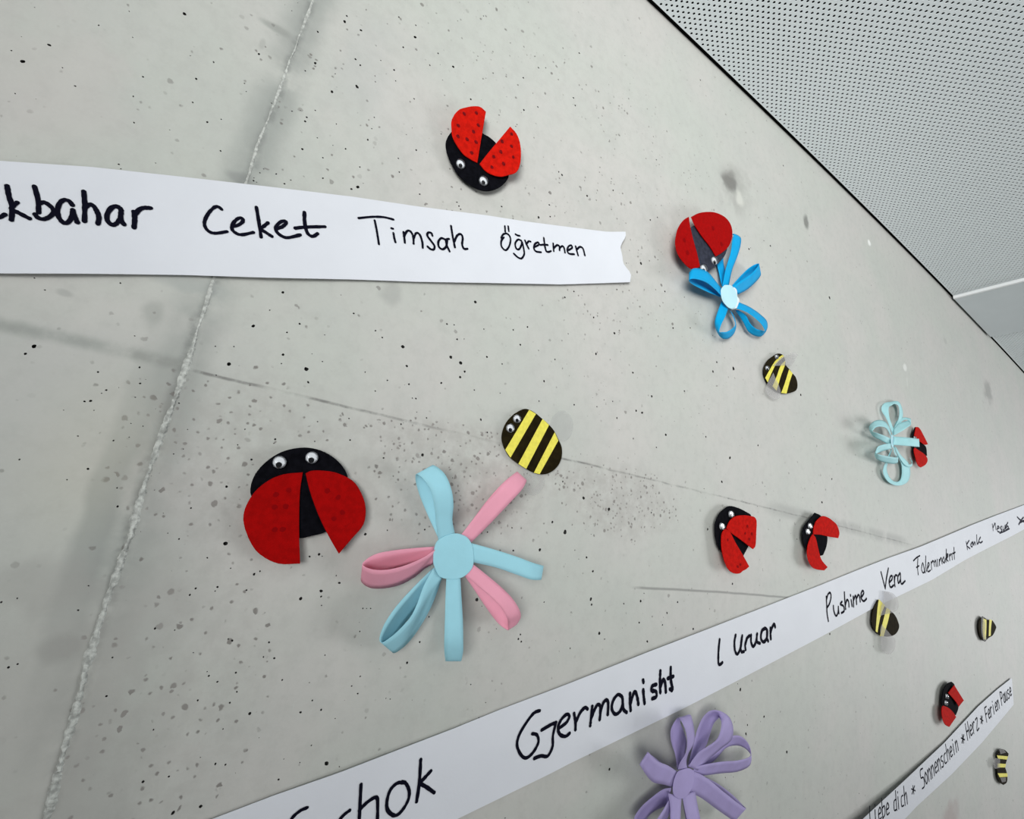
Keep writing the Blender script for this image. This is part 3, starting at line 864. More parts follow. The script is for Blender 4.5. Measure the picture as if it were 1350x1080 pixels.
A = lambda L: [S(1080, 720, 9, l) for l in L]
strokes('handwritten_word', A([[(85, 600), (90, 700), (95, 800), (110, 890)], [(90, 630), (105, 575), (130, 555), (142, 600), (125, 680), (95, 730)], [(170, 710), (175, 770), (200, 830), (225, 790), (228, 720)], [(228, 730), (235, 800)],
    [(272, 660), (252, 690), (290, 715), (297, 770), (266, 795)], [(300, 550), (305, 650), (315, 750)], [(312, 700), (330, 640), (350, 660), (355, 720)], [(372, 580), (374, 592)], [(380, 640), (392, 715)],
    [(405, 600), (410, 720)], [(410, 640), (430, 590), (440, 620), (445, 690)], [(445, 620), (465, 580), (480, 600), (488, 660)], [(505, 605), (530, 560), (520, 530), (500, 560), (500, 620), (530, 655), (562, 625)]]), 2.0, h2, b2)
strokes('handwritten_word', A([[(735, 310), (755, 390), (785, 505)], [(785, 500), (800, 380), (822, 265)], [(835, 430), (865, 395), (868, 355), (845, 365), (830, 430), (850, 490), (885, 465)], [(890, 360), (900, 480)],
    [(893, 420), (905, 350), (925, 350)], [(960, 320), (935, 370), (940, 440), (963, 400), (965, 330)], [(965, 350), (975, 450), (1020, 415)]]), 1.8, h2, b2)
A = lambda L: [S(1200, 670, 9, l) for l in L]
strokes('handwritten_word', A([[(40, 625), (75, 590), (115, 565)], [(92, 600), (88, 700), (97, 790)], [(75, 705), (105, 685)], [(145, 660), (135, 720), (150, 765), (170, 755), (160, 680), (150, 650)], [(165, 700), (180, 765)],
    [(185, 570), (185, 680), (195, 750)], [(205, 720), (228, 670), (215, 650), (205, 720), (215, 755), (240, 738)], [(250, 640), (255, 730)], [(255, 650), (275, 625), (290, 690)], [(290, 640), (302, 620), (310, 690)],
    [(322, 610), (328, 690)], [(345, 610), (350, 680)], [(350, 630), (368, 590), (380, 660)], [(400, 580), (385, 620), (405, 650), (415, 600)], [(430, 490), (425, 640)], [(435, 600), (450, 560), (440, 545), (432, 600), (450, 630)],
    [(465, 550), (470, 620)], [(468, 570), (485, 545)], [(495, 545), (500, 610)], [(520, 470), (525, 605)], [(505, 540), (535, 525)]]), 1.25, h2, b2)
strokes('handwritten_word', A([[(665, 400), (680, 490)], [(700, 385), (672, 440), (710, 480)], [(735, 405), (718, 440), (735, 460), (742, 410)], [(745, 400), (755, 440), (765, 400), (778, 435)], [(790, 320), (795, 425), (815, 400)], [(835, 345), (815, 390), (835, 412), (858, 395)]]), 1.15, h2, b2, 'ink_grey')
strokes('handwritten_word', A([[(975, 190), (985, 265)], [(985, 230), (1005, 180)], [(1010, 180), (1018, 255)], [(1030, 250), (1058, 230), (1040, 215), (1035, 270), (1062, 285)], [(1085, 215), (1070, 240), (1092, 260), (1075, 285)], [(1100, 220), (1105, 265), (1122, 245), (1125, 205)],
    [(1130, 240), (1150, 215), (1138, 200), (1130, 245), (1150, 260)], [(1160, 170), (1145, 205), (1168, 225), (1150, 255)], [(1062, 298), (1120, 275), (1178, 245)]]), 1.05, h2, b2, 'ink_grey')
strokes('handwritten_word', A([[(1270, 105), (1300, 135), (1350, 160), (1420, 130)], [(1288, 195), (1320, 140), (1345, 110)], [(1310, 170), (1350, 150), (1400, 160)]]), 1.2, h2, b2, 'ink_grey')

# third banner
h3 = lambda x, y: 0.002 + 0.006 * max(0, min(1, (1250 - x) / 120)) * max(0.0, min(1.0, 0.5 + (1218 + (1027 - y) * 1.02 - x) / 60))
b3 = thing('paper_banner', 'narrow white paper strip at lower right, steepest of three, lettered Sonnenschein, Herz', 'banner', P(1240, 1000, 0))
top3 = [(1070, 1143), (1139.3, 1078.6), (1194.8, 1027.2), (1244.8, 979.8), (1289.8, 931.5), (1315, 909), (1334, 894)]
bot3 = [(1120, 1150), (1194, 1079), (1208.7, 1063.3), (1255, 1020.7), (1294.4, 979.5), (1320, 949), (1336.5, 929)]
banner(top3, bot3, h3, b3, 120, 6)
GL = {'L': [[(0, 1.5), (0, 0), (.6, 0)]], 'i': [[(.2, 1), (.2, 0)], [(.2, 1.35), (.2, 1.42)]], 'e': [[(0, .5), (.6, .6), (.4, 1), (.05, .7), (.1, .1), (.6, .15)]], 'b': [[(0, 1.6), (0, 0)], [(0, .8), (.5, .9), (.55, .3), (0, 0)]],
      'd': [[(.6, 1.6), (.6, 0)], [(.6, .9), (.1, .8), (.05, .1), (.6, .1)]], 'c': [[(.55, .9), (.1, .8), (.05, .1), (.55, .05)]], 'h': [[(0, 1.6), (0, 0)], [(0, .7), (.4, 1), (.55, .6), (.55, 0)]],
      'S': [[(.7, 1.5), (.1, 1.5), (.05, .9), (.6, .75), (.6, .05), (0, 0)]], 'o': [[(.3, 1), (0, .5), (.3, 0), (.6, .5), (.3, 1)]], 'n': [[(0, 1), (0, 0)], [(0, .7), (.4, 1), (.55, .6), (.55, 0)]],
      's': [[(.5, .95), (.1, .9), (.1, .6), (.5, .4), (.4, 0), (0, .05)]], 'H': [[(0, 1.5), (0, 0)], [(.6, 1.5), (.6, 0)], [(0, .75), (.6, .75)]], 'r': [[(0, 1), (0, 0)], [(0, .6), (.3, 1), (.5, .9)]],
      'z': [[(0, 1), (.55, 1), (0, 0), (.6, 0)]], 'F': [[(0, 1.5), (0, 0)], [(0, 1.5), (.65, 1.5)], [(0, .8), (.5, .8)]], 'P': [[(0, 1.5), (0, 0)], [(0, 1.5), (.6, 1.3), (.5, .8), (0, .7)]],
      'a': [[(.55, .9), (.1, .8), (.1, .1), (.5, .1), (.55, 1), (.6, 0)]], 'u': [[(0, 1), (.05, .1), (.45, .1), (.5, 1), (.55, 0)]], '*': [[(0, .3), (.6, .9)], [(0, .9), (.6, .3)], [(.3, 1.1), (.3, .1)]], ' ': []}


def inv(w):
    """wall point back to the photo pixel"""
    d = R @ (np.asarray(w) - CAM)
    return (675 + F * d[0] / d[2], 540 + F * d[1] / d[2])


def letters(word, p0, p1, xh, hf, root, wm):
    a, b = P(p0[0], p0[1], 0.002), P(p1[0], p1[1], 0.002)
    u = b - a; L = np.linalg.norm(u); u /= L
    v = np.array([-u[2], 0, u[0]])
    adv = L / len(word); lines = []
    for i, ch in enumerate(word):
        for g in GL[ch]:
            lines.append([inv(a + u * (i * adv + q[0] * adv * 1.15) + v * q[1] * xh) for q in g])
    strokes('handwritten_word', lines, 1, hf, root, 'ink', wm=wm)


letters('Liebe dich', (1148, 1089), (1198, 1059), 0.011, h3, b3, 0.0015)
letters('*', (1203, 1050), (1209, 1044), 0.008, h3, b3, 0.0014)
letters('Sonnenschein', (1216, 1040), (1265, 988), 0.012, h3, b3, 0.0016)
letters('*', (1269, 983), (1274, 977), 0.010, h3, b3, 0.0018)
letters('Herz', (1276, 976), (1292, 959), 0.013, h3, b3, 0.0018)
letters('*', (1294, 957), (1298, 952), 0.010, h3, b3, 0.0018)
letters('Ferien', (1301, 952), (1319, 933), 0.012, h3, b3, 0.0019)
letters('Pause', (1321, 930), (1335, 916), 0.012, h3, b3, 0.0020)

# ------------------------------------------------------------------ ladybirds
def ladybird(label, crop, body, wa, wb, eyes, dota, dotb, hb, hinge, tips, hts, red, bodymat='black', faint=False, er=None, padat=None, dr=0.0009):
    ox, oy, s = crop
    q = lambda L: S(ox, oy, s, L)
    bd = q(body)
    c = np.mean([b[:2] for b in bd], axis=0)
    if padat: c = q([padat])[0]
    root = thing('ladybird', label, 'ladybird', P(c[0], c[1], 0), 'handmade ladybirds on the concrete wall')
    pad(root, c[0], c[1], hb - 0.0006)
    plate('body', bd, lambda x, y: hb, 0.0006, bodymat, root)
    hg = q([hinge])[0]
    for k, (w, tp, ht, dt) in enumerate(zip((wa, wb), tips, hts, (dota, dotb))):
        tpp = q([tp])[0]
        hf = tilt(hg[0], hg[1], hb + 0.0009 + 0.0002 * k, tpp[0], tpp[1], ht)
        wg = plate('wing', q(w), hf, 0.0005, red, root)
        if dt: dotset(root, wg, q(dt), hf, dr, 'dots_faint' if faint else 'dots')
    for ex, ey, r in eyes:
        e = q([(ex, ey)])[0]
        eye(root, e[0], e[1], hb + 0.0002, (er or r / s * mpp(*e)))
    return root


ladybird('topmost ladybird with wide-spread bright red wings, above the torn end of the upper strip', (560, 120, 7.2),
    [(250, 390), (205, 470), (205, 560), (240, 660), (300, 770), (380, 850), (480, 920), (590, 950), (700, 920), (780, 850), (800, 790), (760, 640), (700, 520), (620, 440), (550, 400), (480, 350), (380, 340), (300, 350)],
    [(500, 680), (540, 440), (582, 195), (530, 150), (470, 142), (400, 152), (320, 180), (260, 265), (255, 340), (265, 430), (310, 520), (370, 600), (440, 650)],
    [(522, 690), (600, 590), (700, 470), (812, 335), (870, 400), (905, 490), (915, 600), (905, 700), (870, 770), (800, 795), (720, 812), (630, 790), (570, 750)],
    [(338, 697, 40), (555, 857, 40)], [(490, 208), (375, 215), (318, 328), (508, 325), (462, 385), (315, 430), (402, 458), (487, 485), (445, 587)],
    [(825, 408), (733, 478), (825, 525), (722, 578), (655, 625), (840, 627), (748, 690), (637, 722)], 0.0042, (510, 690), [(430, 150), (900, 500)], [0.0085, 0.0095], 'red_bright', dr=0.0013)
ladybird('largest ladybird, deep red wings, left of the blue and pink paper flower', (300, 570, 5.685),
    [(175, 470), (175, 400), (210, 310), (290, 220), (400, 150), (520, 118), (640, 120), (760, 165), (850, 240), (900, 330), (900, 500), (850, 650), (740, 745), (640, 775), (540, 795), (400, 760), (250, 640)],
    [(565, 300), (545, 430), (538, 600), (538, 800), (545, 985), (380, 985), (245, 918), (180, 840), (130, 720), (118, 640), (140, 550), (210, 440), (310, 360), (420, 315)],
    [(585, 308), (630, 288), (720, 288), (820, 305), (940, 365), (1000, 450), (1035, 560), (1020, 690), (930, 800), (835, 912), (770, 800), (690, 640), (620, 450)],
    [(388, 225, 50), (630, 190, 47)], [(362, 465), (460, 435), (352, 562), (438, 555), (355, 728), (415, 728)], [(748, 440), (830, 488), (862, 600), (797, 648)], 0.0036, (572, 300), [(400, 980), (850, 880)], [0.0052, 0.0056], 'red_deep', faint=True, dr=0.0012)
ladybird('round ladybird with nearly closed red wings, touching the bright blue flower', (880, 270, 10.8),
    [(340, 320), (390, 290), (640, 420), (860, 600), (820, 720), (740, 820), (650, 900), (575, 950), (480, 935), (320, 900), (250, 800), (300, 500)],
    [(305, 170), (325, 310), (370, 500), (420, 680), (465, 880), (400, 910), (325, 905), (240, 830), (150, 700), (115, 560), (125, 440), (150, 340), (210, 240), (260, 195)],
    [(338, 172), (440, 120), (560, 100), (680, 108), (800, 160), (880, 240), (920, 340), (925, 440), (900, 540), (860, 610), (780, 680), (690, 735), (610, 600), (480, 430), (385, 280)],
    [(662, 800, 47), (508, 915, 36)], [(285, 680), (240, 500)], [(650, 335), (770, 560)], 0.0095, (560, 900), [(300, 200), (700, 110)], [0.0125, 0.0115], 'red_deep', 'black_sheen', True, er=0.0040, padat=(450, 520), dr=0.0022)
ladybird('small ladybird seen almost edge-on behind the pale cyan paper flower', (1130, 510, 7.715),
    [(570, 540), (565, 480), (590, 410), (625, 415), (650, 560), (700, 610), (712, 700), (690, 720), (620, 740), (585, 690)],
    [(600, 408), (630, 415), (680, 500), (722, 585), (690, 590), (625, 545), (600, 520), (582, 500)],
    [(590, 620), (620, 640), (690, 690), (718, 740), (700, 790), (650, 822), (620, 800), (595, 720), (578, 640)],
    [(583, 520, 12), (585, 600, 12)], [], [], 0.0045, (600, 560), [(700, 560), (660, 810)], [0.0075, 0.0075], 'red_mid', er=0.0026, padat=(640, 600))
ladybird('ladybird with two clear eyes, left one of the pair above the long strip', (935, 655, 9.815),
    [(265, 120), (390, 150), (480, 195), (545, 245), (560, 500), (510, 640), (445, 765), (300, 740), (180, 740), (130, 670), (100, 590), (80, 460), (85, 330), (130, 225), (190, 165)],
    [(225, 410), (265, 320), (330, 260), (430, 240), (540, 250), (590, 265), (615, 310), (612, 450), (600, 640), (570, 680), (530, 650), (400, 550), (280, 465)],
    [(215, 415), (270, 455), (330, 570), (430, 740), (520, 905), (480, 940), (440, 960), (400, 992), (320, 992), (250, 940), (200, 830), (165, 680), (160, 520), (175, 455)],
    [(278, 225, 42), (160, 383, 40)], [(495, 380), (465, 475), (552, 480), (520, 550)], [(240, 560), (405, 880), (370, 905)], 0.0050, (230, 420), [(610, 300), (400, 980)], [0.0090, 0.0085], 'red_mid', faint=True, er=0.0030, dr=0.0013)
ladybird('ladybird with a wide open red wing, right one of the pair above the long strip', (1050, 660, 10.286),
    [(250, 165), (340, 215), (420, 480), (410, 620), (365, 740), (330, 750), (200, 740), (140, 660), (100, 570), (85, 470), (100, 370), (150, 290), (220, 210)],
    [(230, 460), (235, 380), (265, 290), (310, 240), (360, 210), (440, 235), (500, 280), (550, 330), (585, 440), (570, 512), (430, 488), (330, 465)],
    [(225, 455), (260, 500), (290, 620), (340, 800), (425, 905), (380, 950), (300, 940), (230, 915), (180, 850), (150, 750), (155, 620), (190, 510)],
    [(178, 345, 33), (148, 422, 30)], [], [], 0.0055, (235, 460), [(580, 400), (300, 940)], [0.0095, 0.0085], 'red_mid', er=0.0030)
ladybird('small ladybird with a black band between two red wings, just above the steep lower strip', (1225, 890, 14.4),
    [(430, 130), (480, 180), (560, 560), (550, 660), (510, 765), (440, 760), (260, 620), (245, 500), (265, 320), (300, 230), (360, 160)],
    [(480, 195), (660, 485), (565, 605), (530, 540), (460, 450), (365, 345), (420, 270)],
    [(270, 585), (360, 620), (450, 700), (515, 800), (385, 990), (310, 950), (260, 840), (240, 700), (245, 620)],
    [(325, 405, 36), (308, 530, 33)], [], [], 0.0050, (300, 480), [(640, 480), (400, 960)], [0.0085, 0.0075], 'red_mid', er=0.0030)

# ------------------------------------------------------------------ bees
def bee(label, crop, body, stripes, eyes, films, hb, er=None, milky=False, filmh=0.0012, padr=0.004):
    ox, oy, s = crop
    q = lambda L: S(ox, oy, s, L)
    bd = q(body)
    c = np.mean([b[:2] for b in bd], axis=0)
    root = thing('bee', label, 'bee', P(c[0], c[1], 0), 'handmade bees on the concrete wall')
    pad(root, c[0], c[1], hb - 0.0005, padr)
    hf = lambda x, y: hb
    plate('body', bd, hf, 0.0005, 'beeblack', root)
    for st in stripes:
        plate('stripe', q(st), lambda x, y: hb + 0.0002, 0.0001, 'yellow', root, sub=2, sharp=30)
    for ex, ey, r in eyes:
        e = q([(ex, ey)])[0]
        eye(root, e[0], e[1], hb + 0.0002, er or r / s * mpp(*e))
    for fw, over in films:
        hh = hb + filmh if over else 0.0015
        plate('wing', q(fw), (lambda x, y, hh=hh: hh), 0.0001, 'film_milky' if milky else 'film', root)
    return root


bee('largest bee, three yellow stripes, at the tip of the pink petal', (640, 520, 7.717),
    [(445, 155), (400, 147), (340, 170), (270, 220), (205, 300), (170, 400), (170, 480), (200, 560), (250, 640), (340, 710), (420, 760), (500, 800), (570, 815), (650, 800), (730, 740), (775, 650), (778, 540), (745, 460), (700, 370), (640, 300), (570, 240), (510, 190)],
    [[(445, 158), (515, 198), (255, 645), (202, 565)], [(582, 250), (648, 312), (415, 758), (335, 708)], [(705, 385), (742, 470), (552, 812), (493, 798)]],
    [(318, 250, 40), (250, 345, 42)],
    [([(690, 380), (660, 300), (700, 210), (760, 165), (830, 180), (885, 260), (880, 400), (820, 470), (750, 470)], False), ([(370, 740), (420, 740), (560, 800), (610, 880), (580, 960), (520, 1020), (450, 1025), (380, 980), (400, 880)], False)], 0.0022)
bee('bee with clear film wings, just below the bright blue flower', (990, 450, 13.5),
    [(560, 235), (480, 218), (400, 260), (300, 340), (240, 450), (230, 540), (250, 640), (310, 760), (400, 840), (460, 890), (560, 930), (640, 930), (730, 910), (810, 870), (832, 770), (800, 640), (740, 570), (690, 500), (630, 430), (600, 300)],
    [[(560, 245), (600, 270), (510, 340), (430, 430), (300, 730), (255, 650), (380, 430), (470, 310)], [(615, 345), (600, 440), (540, 600), (455, 880), (385, 800), (470, 600), (530, 430)], [(680, 500), (742, 570), (690, 720), (635, 930), (540, 920), (600, 760)]],
    [(450, 280, 40), (282, 480, 38)],
    [([(385, 440), (500, 435), (640, 430), (730, 440), (790, 340), (840, 240), (780, 200), (640, 240), (560, 270)], True), ([(400, 560), (300, 740), (260, 860), (280, 930), (350, 1010), (440, 1045), (520, 1010), (530, 900), (490, 760), (440, 660)], True)], 0.0030, er=0.0024, milky=True)
bee('dark bee overlapping the lower edge of the long strip below the word Vera', (1130, 775, 10.8),
    [(300, 170), (240, 290), (215, 400), (220, 550), (300, 660), (400, 695), (490, 690), (560, 650), (600, 560), (580, 470), (540, 390), (480, 330), (400, 270), (330, 180)],
    [[(310, 165), (395, 250), (330, 420), (290, 640), (265, 620), (290, 300)], [(420, 285), (475, 320), (440, 480), (375, 695), (325, 690), (365, 500)]],
    [], [([(380, 50), (470, 60), (560, 130), (590, 220), (575, 310), (520, 350), (360, 390), (330, 400), (350, 250), (380, 150)], True), ([(350, 520), (480, 670), (540, 740), (540, 860), (480, 950), (420, 945), (350, 880), (340, 700), (330, 600)], True)], 0.0035, milky=True)
bee('tiny bee with upright stripes and pointed tail, above the steep lower strip', (1275, 795, 18),
    [(370, 320), (300, 400), (275, 560), (300, 750), (360, 880), (430, 920), (520, 830), (610, 770), (690, 600), (690, 560), (640, 470), (590, 410), (480, 400), (420, 350)],
    [[(380, 370), (460, 400), (460, 560), (445, 880), (390, 850), (368, 600)], [(530, 390), (590, 410), (570, 560), (560, 780), (515, 790), (520, 600)]],
    [], [([(340, 330), (400, 340), (440, 560), (430, 720), (470, 880), (400, 920), (340, 700)], True)], 0.0035, milky=True)
bee('tiny bee with level stripes, below the end of the steep lower strip', (1290, 975, 15.43),
    [(405, 270), (450, 200), (530, 210), (615, 290), (600, 350), (570, 450), (545, 560), (570, 650), (590, 760), (575, 880), (510, 930), (440, 880), (395, 780), (385, 680), (380, 590), (415, 480), (400, 380), (385, 310)],
    [[(375, 325), (600, 345), (580, 412), (400, 392)], [(395, 490), (560, 500), (545, 572), (385, 570)], [(390, 690), (590, 690), (590, 760), (430, 770)]],
    [], [([(330, 380), (440, 390), (440, 580), (340, 600), (300, 520)], True), ([(420, 200), (520, 205), (560, 270), (450, 300)], True), ([(440, 780), (560, 775), (555, 860), (480, 875)], True)], 0.0035, milky=True)

# ------------------------------------------------------------------ paper flowers
def flower(label, crop, centre, hc, cmat, petals, mat, basepx, stalk=0.005):
    ox, oy, s = crop
    c = S(ox, oy, s, [basepx])[0]
    root = thing('paper_flower', label, 'paper flower', P(c[0], c[1], 0), 'paper loop flowers on the wall')
    b = P(c[0], c[1], 0)
    tip = P(c[0], c[1], hc - 0.001)
    # glued core that carries the loops
    V = []; n = 12
    for ctr, r in ((b, stalk), (tip, stalk)):
        for k in range(n):
            a = 2 * math.pi * k / n
            V.append(ctr + np.array([r * math.cos(a), 0, r * math.sin(a)]))
    Fc = [[k, (k + 1) % n, n + (k + 1) % n, n + k] for k in range(n)] + [list(range(n - 1, -1, -1)), list(range(n, 2 * n))]
    mk('core', V, Fc, mat, root)
    if centre:
        cc = plate('centre_disc', S(ox, oy, s, centre), lambda x, y: hc, 0.0004, cmat, root)
    for pm, pc_, secs in petals:
        o2 = pc_ or crop
        L = []
        for q in secs:
            a = S(*o2, [(q[0], q[1])])[0]; b_ = S(*o2, [(q[3], q[4])])[0]
            L.append((a[0], a[1], q[2], b_[0], b_[1], q[5]))
        ribbon('petal', L, pm, root)
    return root


C7 = (470, 700, 6.0); C8 = (570, 700, 6.0); F1 = (460, 600, 3.725)
fl1 = flower('large flower of three pink and four light blue paper loops around a light blue disc', F1,
    [(520, 385), (575, 400), (600, 430), (612, 470), (613, 530), (600, 565), (560, 600), (510, 610), (450, 600), (425, 560), (415, 520), (425, 440), (450, 410)], 0.0135, 'lightblue', [
    ('lightblue', None, [(440, 425, 12, 522, 395, 12), (428, 330, 16, 508, 320, 16), (420, 250, 19, 513, 240, 20), (398, 165, 20, 502, 165, 22), (365, 118, 18, 468, 90, 20), (332, 94, 14, 415, 50, 16), (328, 125, 9, 402, 75, 10), (345, 190, 6, 420, 160, 6), (385, 290, 5, 455, 260, 5), (440, 410, 9, 505, 385, 9)]),
    ('pink', None, [(545, 400, 12, 600, 430, 12), (640, 278, 17, 700, 330, 17), (725, 182, 20, 787, 238, 20), (792, 108, 19, 853, 165, 19), (825, 82, 14, 872, 125, 14), (815, 90, 8, 862, 135, 8), (770, 125, 5, 830, 185, 5), (690, 210, 4, 755, 265, 4), (555, 390, 9, 600, 420, 9)]),
    ('lightblue', None, [(590, 430, 12, 600, 525, 12), (700, 460, 16, 720, 552, 16), (820, 498, 18, 830, 590, 18), (900, 528, 18, 895, 612, 18), (955, 545, 13, 944, 612, 13), (940, 545, 8, 930, 608, 8), (860, 530, 4, 850, 585, 4), (740, 490, 4, 740, 550, 4), (610, 445, 9, 610, 515, 9)]),
    ('pink', C8, [(320, 262, 12, 245, 340, 12), (430, 350, 15, 350, 425, 15), (560, 460, 18, 450, 508, 19), (640, 545, 19, 545, 605, 21), (694, 640, 17, 590, 685, 20), (692, 700, 12, 600, 735, 15), (650, 748, 8, 598, 785, 10), (640, 650, 5, 530, 740, 6), (560, 550, 4, 425, 605, 6), (440, 430, 5, 338, 475, 7), (320, 300, 8, 252, 350, 9)]),
    ('lightblue', C8, [(112, 355, 12, 220, 355, 12), (105, 500, 16, 228, 500, 16), (100, 700, 20, 240, 700, 20), (95, 850, 20, 243, 850, 20), (95, 950, 17, 243, 950, 17), (105, 1030, 11, 228, 1030, 11), (108, 990, 6, 235, 990, 6), (108, 850, 4, 235, 850, 4), (108, 650, 4, 230, 650, 4), (115, 400, 9, 215, 400, 9)]),
    ('lightblue', C7, [(610, 290, 12.5, 680, 360, 12), (530, 440, 14, 630, 500, 10), (482, 575, 16, 575, 630, 8), (430, 680, 17, 500, 760, 7), (350, 772, 17, 420, 870, 6), (275, 840, 16, 350, 935, 6), (200, 885, 14, 290, 965, 5), (184, 862, 14, 262, 880, 5), (212, 760, 15, 318, 812, 5), (300, 618, 15, 415, 690, 5), (430, 470, 14, 520, 560, 6), (600, 300, 11, 660, 370, 9)]),
    ('pink', C7, [(622, 148, 13.5, 606, 262, 10), (550, 200, 15, 545, 295, 7), (450, 250, 17, 450, 370, 6), (330, 292, 18, 330, 430, 6), (200, 312, 19, 190, 455, 6), (100, 300, 18, 90, 443, 6), (48, 268, 17, 36, 390, 6), (70, 235, 16, 62, 340, 6), (150, 186, 15, 165, 345, 4), (300, 155, 14, 300, 305, 4), (450, 138, 13, 450, 262, 6), (622, 125, 12.5, 620, 225, 9)]),
    ], 'lightblue', (515, 500))

F2 = (900, 300, 7.2)
fl2 = flower('bright blue flower of five paper loops with a pale oval centre', F2,
    [(400, 545), (370, 580), (365, 620), (380, 690), (420, 745), (460, 770), (500, 760), (520, 700), (515, 640), (490, 580), (450, 548)], 0.0150, 'palecyan', [
    ('blue', None, [(375, 560, 10, 435, 560, 11), (410, 390, 11, 470, 400, 11), (455, 240, 11, 520, 270, 11), (472, 120, 9, 552, 150, 9), (480, 62, 6, 545, 90, 6), (440, 90, 3, 480, 60, 3), (350, 190, 2.5, 410, 160, 2.5), (325, 330, 3, 385, 310, 3), (345, 430, 4, 405, 420, 4), (372, 560, 7, 415, 550, 7)]),
    ('blue', None, [(378, 660, 14, 368, 580, 11), (300, 580, 17, 305, 500, 13), (225, 522, 19, 240, 425, 15), (130, 490, 20, 160, 390, 15), (75, 490, 20, 90, 395, 15), (60, 502, 18, 62, 430, 13), (90, 537, 14, 95, 460, 9), (180, 585, 12, 190, 485, 7), (280, 630, 11, 290, 530, 6), (372, 665, 10, 370, 590, 7)]),
    ('blue', None, [(470, 565, 14, 525, 635, 11), (560, 500, 17, 610, 590, 12), (650, 440, 18, 690, 520, 13), (712, 370, 17, 735, 465, 12), (720, 342, 14, 738, 430, 9), (690, 350, 11, 710, 420, 6), (630, 385, 10, 660, 450, 5), (555, 455, 9, 590, 510, 5), (470, 550, 10, 515, 600, 7)]),
    ('blue', None, [(535, 710, 10, 500, 765, 13), (640, 758, 9, 600, 800, 15), (740, 828, 8, 700, 870, 16), (798, 890, 8, 762, 938, 16), (805, 950, 7, 778, 985, 15), (750, 1030, 6, 740, 975, 13), (690, 1030, 5, 690, 958, 12), (620, 985, 5, 640, 910, 11), (575, 900, 6, 600, 835, 11), (500, 785, 8, 530, 785, 11)]),
    ('blue', None, [(370, 700, 10, 430, 775, 13), (325, 820, 9, 400, 855, 14), (305, 900, 8, 362, 930, 15), (315, 965, 7, 347, 990, 15), (368, 1048, 6, 378, 994, 14), (430, 1055, 6, 425, 988, 13), (490, 1000, 5, 480, 952, 12), (507, 940, 5, 500, 925, 12), (500, 885, 5, 492, 880, 11), (480, 830, 6, 470, 825, 11), (440, 775, 8, 440, 765, 10)]),
    ], 'blue', (445, 655), 0.004)
under = plate('centre_backing', S(*F2, [(450, 545), (510, 585), (520, 650), (540, 690), (515, 765), (470, 778), (430, 700)]), lambda x, y: 0.0140, 0.0004, 'whitecard', fl2)
under['label'] = 'white disc showing behind the pale oval centre'

F3 = (1130, 510, 7.715)
fl3 = flower('pale cyan paper loop flower overlapping the small edge-on ladybird', F3,
    [(350, 490), (372, 495), (380, 580), (362, 622), (346, 560)], 0.0135, 'palecyan', [
    ('cyan', None, [(375, 505, 14, 370, 590, 14), (500, 515, 22, 490, 600, 22), (610, 528, 27, 617, 611, 27), (628, 532, 25, 632, 612, 25), (600, 540, 20, 600, 600, 20), (500, 535, 14, 490, 590, 14), (400, 525, 10, 400, 580, 10)]),
    ('cyan', None, [(350, 545, 12, 340, 500, 13), (335, 440, 12, 300, 425, 19), (300, 370, 12, 250, 405, 21), (230, 338, 12, 205, 408, 21), (160, 360, 12, 170, 430, 21), (122, 410, 11, 157, 450, 20), (150, 490, 9, 200, 470, 17), (240, 545, 9, 270, 495, 15), (345, 600, 10, 350, 530, 12)]),
    ('cyan', None, [(340, 575, 13, 350, 630, 12), (260, 590, 18, 290, 645, 12), (205, 620, 20, 230, 665, 13), (180, 690, 14, 200, 682, 20), (200, 735, 12, 230, 692, 20), (280, 770, 11, 290, 705, 19), (380, 783, 11, 380, 718, 18), (415, 760, 10, 415, 712, 16), (398, 690, 10, 388, 690, 14), (372, 615, 10, 366, 605, 12)]),
    ('cyan', None, [(355, 470, 8, 385, 460, 8), (300, 330, 6, 330, 320, 8), (250, 240, 4, 320, 215, 8), (262, 180, 4, 350, 190, 8), (330, 155, 4, 380, 175, 8), (430, 160, 4, 420, 195, 8), (462, 240, 4, 430, 250, 7), (460, 330, 5, 420, 330, 8), (400, 440, 7, 372, 430, 8), (370, 490, 9, 355, 490, 9)]),
    ('cyan', None, [(375, 495, 12, 375, 430, 9), (440, 460, 15, 425, 375, 9), (510, 415, 16, 495, 350, 9), (548, 375, 14, 545, 325, 8), (510, 335, 9, 480, 312, 6), (430, 375, 8, 400, 350, 5), (370, 470, 8, 365, 430, 6)]),
    ('cyan', None, [(370, 600, 9, 400, 620, 9), (410, 700, 7, 440, 690, 7), (450, 790, 5, 530, 795, 5), (455, 880, 4, 540, 885, 5), (440, 945, 4, 515, 965, 5), (380, 965, 4, 400, 1005, 5), (322, 910, 4, 300, 950, 5), (300, 840, 4, 265, 870, 5), (310, 780, 4, 280, 790, 5), (355, 640, 7, 350, 630, 8)]),
    ('cyan', None, [(372, 600, 9, 410, 640, 9), (440, 740, 7, 470, 760, 7), (500, 810, 6, 545, 790, 7), (560, 800, 5, 560, 760, 6), (535, 720, 4, 545, 735, 5)]),
    ], 'cyan', (365, 560), 0.003)

